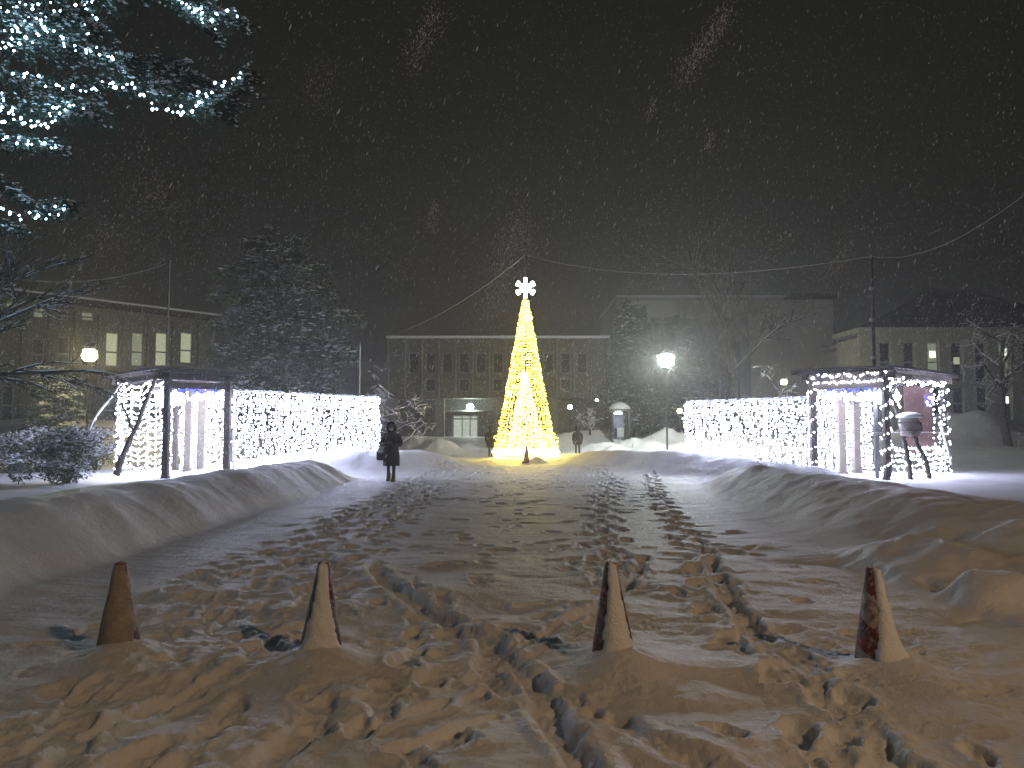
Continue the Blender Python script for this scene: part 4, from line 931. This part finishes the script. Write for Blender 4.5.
lamp('yellowish globe lamp glowing among bare twigs above the right light curtain', 785, 382, 52, 'lampY', .20, .04)
lamp('tiny white lamp at the right end of the entrance building', 597, 400, 66, 'lampS', .10, .04)
# the lamp that lights the foreground, behind the camera
t = thing('street_lamp', 'sodium street lamp on a bent arm behind the viewpoint, lighting the foreground', 'street lamp', (LAMP[0] + 1.2, LAMP[1], 0))
m_ = MB(); m_.tube([(0, 0, -.1), (0, 0, 7.6), (-.25, 0, 8.2), (-.8, 0, 8.4), (-1.0, 0, 8.4)], [.09, .06, .05, .045, .045], 10); m_.build('pole', M['metal'], t, True)
m_ = MB(); m_.lathe([(.1, .16), (.26, .02), (.28, 0), (.26, 0)], (-1.2, 0, 8.28), 16); m_.build('lamp_head', M['metal'], t, True)
m_ = MB(); m_.lathe([(.02, -.12), (.13, -.08), (.17, 0)], (-1.2, 0, 8.25), 16); m_.build('bulb', M['lampF'], t, True)

# ------------------------------------------------------------------ traffic cones
def cone_mat(kind, seed):
    m = bpy.data.materials.new('cone_plastic'); m.use_nodes = True; n = m.node_tree; b = n.nodes['Principled BSDF']; b.inputs['Roughness'].default_value = .55
    tc = n.nodes.new('ShaderNodeTexCoord'); sp = n.nodes.new('ShaderNodeSeparateXYZ'); n.links.new(tc.outputs['Object'], sp.inputs[0])
    # diagonal bands that wind round the cone
    a1 = n.nodes.new('ShaderNodeMath'); a1.operation = 'ARCTAN2'; n.links.new(sp.outputs[1], a1.inputs[0]); n.links.new(sp.outputs[0], a1.inputs[1])
    a2 = n.nodes.new('ShaderNodeMath'); a2.operation = 'MULTIPLY_ADD'; n.links.new(sp.outputs[2], a2.inputs[0]); a2.inputs[1].default_value = 16.5; n.links.new(a1.outputs[0], a2.inputs[2])
    a3 = n.nodes.new('ShaderNodeMath'); a3.operation = 'ADD'; a3.inputs[1].default_value = seed; n.links.new(a2.outputs[0], a3.inputs[0])
    a4 = n.nodes.new('ShaderNodeMath'); a4.operation = 'SINE'; n.links.new(a3.outputs[0], a4.inputs[0])
    a5 = n.nodes.new('ShaderNodeMath'); a5.operation = 'GREATER_THAN'; a5.inputs[1].default_value = -.05; n.links.new(a4.outputs[0], a5.inputs[0])
    mx = n.nodes.new('ShaderNodeMix'); mx.data_type = 'RGBA'; n.links.new(a5.outputs[0], mx.inputs[0])
    red, wh = ((.27, .045, .022), (.42, .38, .32)) if kind == 'striped' else (((.30, .085, .035), (.30, .17, .09)) if kind == 'dirty' else ((.22, .055, .03), (.21, .165, .11)))
    mx.inputs[6].default_value = red + (1,); mx.inputs[7].default_value = wh + (1,)
    no = n.nodes.new('ShaderNodeTexNoise'); no.inputs['Scale'].default_value = 14; no.inputs['Detail'].default_value = 6; n.links.new(tc.outputs['Object'], no.inputs[0])
    rp = n.nodes.new('ShaderNodeValToRGB'); rp.color_ramp.elements[0].position = .42; rp.color_ramp.elements[1].position = .62; rp.color_ramp.elements[0].color = (.35, .30, .22, 1); rp.color_ramp.elements[1].color = (1, 1, 1, 1)
    n.links.new(no.outputs[0], rp.inputs[0]); m2 = n.nodes.new('ShaderNodeMix'); m2.data_type = 'RGBA'; m2.blend_type = 'MULTIPLY'; m2.inputs[0].default_value = 1
    n.links.new(mx.outputs[2], m2.inputs[6]); n.links.new(rp.outputs[0], m2.inputs[7]); d1 = n.nodes.new('ShaderNodeTexNoise'); d1.inputs['Scale'].default_value = 38; d1.inputs['Detail'].default_value = 8; d1.inputs['Roughness'].default_value = .7; n.links.new(tc.outputs['Object'], d1.inputs[0])
    d2 = n.nodes.new('ShaderNodeValToRGB'); d2.color_ramp.elements[0].position = .50; d2.color_ramp.elements[1].position = .66; n.links.new(d1.outputs[0], d2.inputs[0])
    d3 = n.nodes.new('ShaderNodeMath'); d3.operation = 'MULTIPLY'; d3.inputs[1].default_value = .5; n.links.new(d2.outputs[0], d3.inputs[0])
    m3 = n.nodes.new('ShaderNodeMix'); m3.data_type = 'RGBA'; n.links.new(d3.outputs[0], m3.inputs[0]); n.links.new(m2.outputs[2], m3.inputs[6]); m3.inputs[7].default_value = (.66, .66, .66, 1)
    n.links.new(m3.outputs[2], b.inputs['Base Color'])
    return m
cone_labels = [('leftmost traffic cone, dirty brown with only a thin crust of snow', 'dirty', .5), ('snow-coated traffic cone, second from left, one red patch at lower right', 'old', 2.4),
               ('snow-coated traffic cone right of centre, dark brownish left edge', 'old', 4.0), ('rightmost traffic cone, red and white stripes showing beside its snow', 'striped', 2.4)]
for ci, ((cx, cyy), (lab, kind, sd)) in enumerate(zip(CONES, cone_labels)):
    zt = Z(563, cyy) if ci != 3 else Z(568, cyy); Hc = .74; zb = zt - Hc
    t = thing('traffic_cone', lab, 'traffic cone', (cx, cyy, zb - .0), 0, 'traffic cones across the snowy path'); t.rotation_euler = (R([1, -1, 0, -1][ci]), R([0, 1, -1.5, -2][ci]), 0)
    rad = lambda z: .172 + (.038 - .172) * z / Hc
    m_ = MB(); m_.lathe([(rad(0), 0), (rad(.3), .3), (rad(.55), .55), (rad(Hc - .02), Hc - .02), (.038, Hc), (.030, Hc + .004), (.026, Hc - .01), (.024, Hc - .1), (.05, Hc - .3)], (0, 0, 0), 32); m_.build('cone_body', cone_mat(kind, sd), t, True)
    m_ = MB(); m_.lathe([(.24, -.03), (.24, 0), (.19, .015), (.174, .02)], (0, 0, 0), 24); m_.build('cone_base', M['steelcone'], t, True)
    na, nz = 60, 70; V = []; az0 = R(-86 + (18 if ci == 3 else 6)); rg = np.array([[0.]])
    half = [1.0, .66, .60, .55][ci]; thick = [.006, .022, .020, .020][ci]
    ii, jj = np.meshgrid(np.arange(na), np.arange(nz)); AA = (ii / na) * 2 * np.pi - np.pi; ZZ = jj / (nz - 1) * (Hc + .012)
    edge = .25 * fbm(ZZ * 9 + ci * 9, AA * .8, 50 + ci, 4) + .10 * fbm(ZZ * 40, AA * 4, 60 + ci, 3)
    hw = half * (1 + .9 * (1 - ZZ / Hc) ** 2)
    cov = 1 - np.abs(AA) / hw + edge
    if ci == 0: cov = cov + .35 * fbm(ZZ * 12, AA * 5, 71, 4) - .28 * sst(.36, .2, ZZ) * (1 + fbm(ZZ * 22, AA * 3.4, 72, 3))
    tk = thick * np.clip(cov * 2.2, 0, 1) ** .6 * (1 + .35 * fbm(ZZ * 14, AA * 3, 80 + ci, 3)) + .0015
    fl = [.0, .20, .17, .20][ci]; tk = tk + fl * np.clip(1 - (ZZ - .06) / .24, 0, 1) ** 2 * np.exp(-(AA / 1.5) ** 2)
    off = np.where(cov > 0, tk, -.006)
    Rr = .172 + (.038 - .172) * np.clip(ZZ, 0, Hc) / Hc + off
    top = sst(Hc - .01, Hc + .012, ZZ); Rr = Rr * (1 - .75 * top)
    V = np.stack([Rr * np.cos(AA + az0), Rr * np.sin(AA + az0), ZZ], -1).reshape(-1, 3)
    Fc = [(j * na + i, j * na + (i + 1) % na, (j + 1) * na + (i + 1) % na, (j + 1) * na + i) for j in range(nz - 1) for i in range(na)]
    m_ = MB(); m_.add(V, Fc); m_.build('snow_crust', M['snow_soft'] if ci else mat('dirty_ice_crust', (.34, .30, .25), .7, var=.6, scale=14, bump=.6), t, True)

# ------------------------------------------------------------------ people
def skin_obj(name, verts, edges, radii, m, parent, root=0, sub=1):
    me = bpy.data.meshes.new(name); bm = bmesh.new(); ly = bm.verts.layers.skin.verify()
    vv = [bm.verts.new(v) for v in verts]
    for e in edges: bm.edges.new((vv[e[0]], vv[e[1]]))
    for i, v in enumerate(vv):
        r_ = radii[i]; v[ly].radius = (r_, r_) if not isinstance(r_, tuple) else r_; v[ly].use_root = (i == root)
    bm.to_mesh(me); bm.free(); me.materials.append(m)
    o = bpy.data.objects.new(name, me); COL.objects.link(o); o.parent = parent
    s = o.modifiers.new('Skin', 'SKIN'); s.use_smooth_shade = True; u = o.modifiers.new('Subsurf', 'SUBSURF'); u.levels = sub; u.render_levels = sub
    return o
def person(label, px, d, h, rz, pose, coat_len=.48, feet_py=None):
    """faces -Y at rz 0; built 1.7 m tall then scaled"""
    x = X(px, d); z = gz(x, d) if feet_py is None else Z(feet_py, d)
    t = thing('person', label, 'person', (x, d, z), rz); k = h / 1.7; t.scale = (k, k, k)
    a = {'walk': .16, 'stand': .05}[pose[0]]
    hipz = .88; V = [(0, 0, hipz), (0, .0, 1.1), (0, .01, 1.33), (0, .0, 1.44), (0, -.01, 1.53), (0, -.02, 1.62)]; Rr = [(.155, .115), (.14, .11), (.16, .11), (.07, .065), (.085, .095), (.06, .07)]
    E = [(0, 1), (1, 2), (2, 3), (3, 4), (4, 5)]
    def add(p, r, c): V.append(p); Rr.append(r); E.append((c, len(V) - 1)); return len(V) - 1
    for s in (-1, 1):
        hp = add((s * .09, 0, .82), .095, 0); kn = add((s * .095, -s * a * .5 - .02, .47), .062, hp); an = add((s * .09, s * a * .9 * -1 + .02, .10), .045, kn)
        hl = add((s * .09, -s * a + .04, .04), .045, an); add((s * .10, -s * a - .13, .035), .038, hl)
    wr = {}
    for s in (-1, 1):
        sh = add((s * .17, .01, 1.36), .062, 2)
        if pose[1] == 'phone':
            el = add((s * .25, -.02, 1.10), .045, sh); w_ = add((s * .07 - .02, -.25, 1.12 + (.03 if s > 0 else 0)), .032, el); hd = Vector((-s * .6, -.75, .15))
        else:
            el = add((s * .26, .03, 1.08), .046, sh); w_ = add((s * .27, -.06 + s * a * .5, .84), .03, el); hd = Vector((0, -.25, -1))
        wr[s] = (V[w_], hd)
    body = skin_obj('body', V, E, Rr, M['trousers'], t)
    for s in (-1, 1):   # hands: palm, four fingers and a thumb
        w0, hd = wr[s]; w0 = Vector(w0); hd.normalize(); sd = hd.cross(Vector((0, 0, 1)) if abs(hd.z) < .8 else Vector((0, 1, 0))).normalized(); nn = hd.cross(sd)
        HV = [w0, w0 + hd * .05]; HR = [.024, (.034, .02)]; HE = [(0, 1)]
        for f, (o_, L) in enumerate(((-.030, .062), (-.010, .074), (.010, .070), (.029, .056))):
            b0 = w0 + hd * .085 + sd * o_; i0 = len(HV); HV += [b0, b0 + hd * L * .5 + nn * .008, b0 + hd * L * .85 + nn * .03]; HR += [.011, .009, .008]; HE += [(1, i0), (i0, i0 + 1), (i0 + 1, i0 + 2)]
        i0 = len(HV); HV += [w0 + hd * .035 - sd * .04, w0 + hd * .07 - sd * .062 + nn * .01]; HR += [.012, .010]; HE += [(1, i0), (i0, i0 + 1)]
        skin_obj('hand', HV, HE, HR, M['bagb'], t, 1)
    # coat: lofted rings from hem to collar
    hem = hipz - coat_len + .06; prof = [(hem, .245, .19), (hem + .02, .25, .20), (.75, .235, .185), (.95, .215, .165), (1.12, .20, .155), (1.28, .225, .155), (1.37, .21, .14), (1.43, .13, .11), (1.47, .10, .10)]
    m_ = MB(); n_ = 24; VV = []
    for i, (z_, rx, ry) in enumerate(prof):
        for k_ in range(n_):
            an = 2 * math.pi * k_ / n_; pf = 1 + .035 * math.sin(z_ * 60) + (.05 * math.sin(5 * an + i) if i < 4 else 0); VV.append((rx * pf * math.cos(an), ry * pf * math.sin(an) - .01, z_))
    m_.add(VV, [(i * n_ + k_, i * n_ + (k_ + 1) % n_, (i + 1) * n_ + (k_ + 1) % n_, (i + 1) * n_ + k_) for i in range(len(prof) - 1) for k_ in range(n_)] + [tuple(range(n_))[::-1]])
    for s in (-1, 1):   # sleeves
        if pose[1] == 'phone': ap = [(s * .16, .0, 1.37), (s * .24, -.0, 1.25), (s * .27, -.02, 1.09), (s * .18, -.15, 1.10), (s * .09, -.22, 1.12)]
        else: ap = [(s * .16, .0, 1.37), (s * .25, .02, 1.25), (s * .275, .03, 1.08), (s * .28, -.01 + s * a * .3, .96), (s * .275, -.05 + s * a * .5, .86)]
        m_.tube(smooth(ap, 4), [.085 - .035 * i / 16 for i in range(17)], 10)
    m_.build('coat', M['coat'], t, True)
    # head, face and hood
    m_ = MB(); m_.lathe([(.02, -.115), (.055, -.10), (.078, -.04), (.085, .02), (.078, .07), (.05, .105), (.01, .118)], (0, -.03, 1.585), 18, sx=.92, sy=1.08); m_.lathe([(.004, -.012), (.014, -.006), (.012, .01), (.004, .028)], (0, -.125, 1.575), 8)
    for s in (-1, 1): m_.lathe([(.003, -.006), (.009, 0), (.003, .006)], (s * .032, -.112, 1.60), 8, 1)
    m_.build('face', [M['skin'], M['bagb']], t, True)
    m_ = MB(); VV = []; nu, nv = 20, 12    # hood: open at the front
    for i in range(nv):
        th = math.pi * i / (nv - 1) * .93
        for k_ in range(nu):
            ph = R(-90) + R(38) + (2 * math.pi - 2 * R(38)) * k_ / (nu - 1); rr = .135 * math.sin(th) + .012; VV.append((rr * math.cos(ph) * 1.0, -.02 + rr * math.sin(ph) * 1.12 + .015, 1.595 + .155 * math.cos(th)))
    m_.add(VV, [(i * nu + k_, i * nu + k_ + 1, (i + 1) * nu + k_ + 1, (i + 1) * nu + k_) for i in range(nv - 1) for k_ in range(nu - 1)])
    ho_ = m_.build('hood', M['coat'], t, True); so = ho_.modifiers.new('Solid', 'SOLIDIFY'); so.thickness = .02
    for s in (-1, 1):
        m_ = MB(); yy = -s * a + .02; m_.add([(s * .095 + q_[0], yy + q_[1], q_[2]) for q_ in [(x_ * .05, y_ , z_) for z_, y0_, y1_ in ((0, -.20, .07), (.05, -.20, .07), (.10, -.10, .06), (.24, -.06, .06)) for x_ in (-1, 1) for y_ in (y0_, y1_)]],
               [(0, 1, 3, 2)] + [f_ for i in range(3) for f_ in ((i * 4, i * 4 + 4, i * 4 + 5, i * 4 + 1), (i * 4 + 2, i * 4 + 3, i * 4 + 7, i * 4 + 6), (i * 4, i * 4 + 2, i * 4 + 6, i * 4 + 4), (i * 4 + 1, i * 4 + 5, i * 4 + 7, i * 4 + 3))] + [(12, 14, 15, 13)])
        m_.build('boot', M['boots'], t)
    return t
p1 = person('person in long black hooded coat and white mask walking towards us, looking at a phone', 391.5, 22.6, 1.70, 0, ('walk', 'phone'))
m_ = MB(); m_.lathe([(.03, -.05), (.062, -.03), (.066, .01), (.045, .035)], (0, -.055, 1.55), 12, sy=1.15); m_.build('face_mask', M['mask'], p1, True)
ph = thing('mobile_phone', 'dark phone held in the hands of the person in the long black coat', 'phone', (0, 0, 0)); m_ = MB()
pc = p1.location + Vector((0, -.36, 1.15)); m_.box((0, 0, 0), (.15, .012, .075), rx=R(-35)); ob = m_.build('phone_case', M['steel'], ph)
ph.location = pc
bg = thing('shoulder_bag', 'black bag with white flap beside the person in the long coat', 'bag', p1.location + Vector((-.27, -.03, .62)))
m_ = MB(); m_.add([(x_ * wx, y_ * wy, z_) for z_, wx, wy in ((0, .12, .06), (.03, .15, .08), (.25, .145, .07), (.33, .10, .05)) for x_, y_ in ((-1, -1), (1, -1), (1, 1), (-1, 1))],
      [(3, 2, 1, 0), (12, 13, 14, 15)] + [(i * 4 + k, i * 4 + (k + 1) % 4, i * 4 + 4 + (k + 1) % 4, i * 4 + 4 + k) for i in range(3) for k in range(4)]); m_.build('bag_body', M['bagb'], bg)
m_ = MB(); m_.lathe([(.02, -.09), (.085, -.06), (.10, .0), (.08, .07), (.02, .09)], (-.03, -.06, .30), 14, sy=.6); m_.build('white_pouch', M['bagw'], bg, True)
m_ = MB(); m_.tube(smooth([(-.1, 0, .30), (.02, .0, .62), (.12, .02, .86)], 4), .012, 5); m_.build('strap', M['bagb'], bg)
person('person in dark clothes walking away, right of the light tree', 577.5, 45.5, 1.65, math.pi, ('walk', 'arms'), .30)
person('person in dark clothes half hidden by the left foot of the light tree', 490.8, 43.5, 1.68, math.pi * .95, ('stand', 'arms'), .42)
# little cone and snow lump in front of the light tree
cx, cyy = X(526.5, 34.2), 34.2; t = thing('traffic_cone', 'small pinkish traffic cone standing in front of the golden light tree', 'traffic cone', (cx, cyy, gz(cx, cyy) - .05))
m_ = MB(); m_.lathe([(.16, 0), (.15, .05), (.045, .72), (.03, .74)], (0, 0, 0), 20); m_.build('cone_body', mat('faded_cone_plastic', (.60, .32, .22), .6), t, True)
m_ = MB(); m_.lathe([(.22, 0), (.22, .04), (.15, .05)], (0, 0, 0), 16); m_.build('cone_base', M['steelcone'], t)

# ------------------------------------------------------------------ falling snow
def snowfall():
    mb = MB(); n = 130000
    d = 2.6 + 46 * rng.random(n) ** .75; xx = rng.uniform(-.85, .85, n) * d; z = rng.uniform(.05, 1, n) * np.minimum(14, 1.6 + .62 * d)
    ok = (z > 1.3) | (d > 24); d, xx, z = d[ok], xx[ok], z[ok]; n = len(d)
    pts = np.stack([xx, d, z], -1)
    ax = np.array([.34, .1, 1.0]) + rng.normal(0, .08, (n, 3)); sc = rng.lognormal(0, .45, n) * .00080 * (1 + d / 10)
    Mx = dirmats(ax, sc * rng.uniform(2.5, 8.5, n), sc)
    mb.batch([(v[0], v[1], v[2]) for v in OCT], OCTF, pts, Mx)
    # grainy puffs of tiny flakes, standing in for blurred streaks of near flakes
    for px, py, px2, py2, q, wdt, cnt in ((478, 335, 525, 215, 4.2, .055, 950), (680, 78, 728, 14, 3.6, .030, 420), (408, 70, 440, 4, 3.8, .028, 260), (828, 282, 846, 246, 4.4, .03, 160), (430, 228, 436, 206, 4, .02, 90),
                                       (92, 262, 112, 225, 4.4, .05, 220), (150, 205, 160, 178, 4.2, .045, 150), (708, 150, 712, 134, 3.8, .012, 60), (312, 108, 330, 66, 4.2, .04, 140), (648, 120, 654, 100, 4, .012, 50), (760, 275, 768, 240, 5, .05, 120)):
        cnt = int(cnt * 1.6); s = rng.random(cnt); a = np.array(list(P(px, py, q))); b = np.array(list(P(px2, py2, q)))
        p = a + (b - a) * s[:, None] + rng.normal(0, wdt, (cnt, 3)) * [1, 3, 1]
        mb.batch(OCT, OCTF, p, dirmats(np.tile([.35, 0, 1.], (cnt, 1)) + rng.normal(0, .2, (cnt, 3)), .0050 * rng.uniform(.6, 1.4, cnt), .0011 * rng.uniform(.6, 1.4, cnt)))
    o = mb.build('falling_snow', M['flake']); tag(o, kind='stuff')
snowfall()
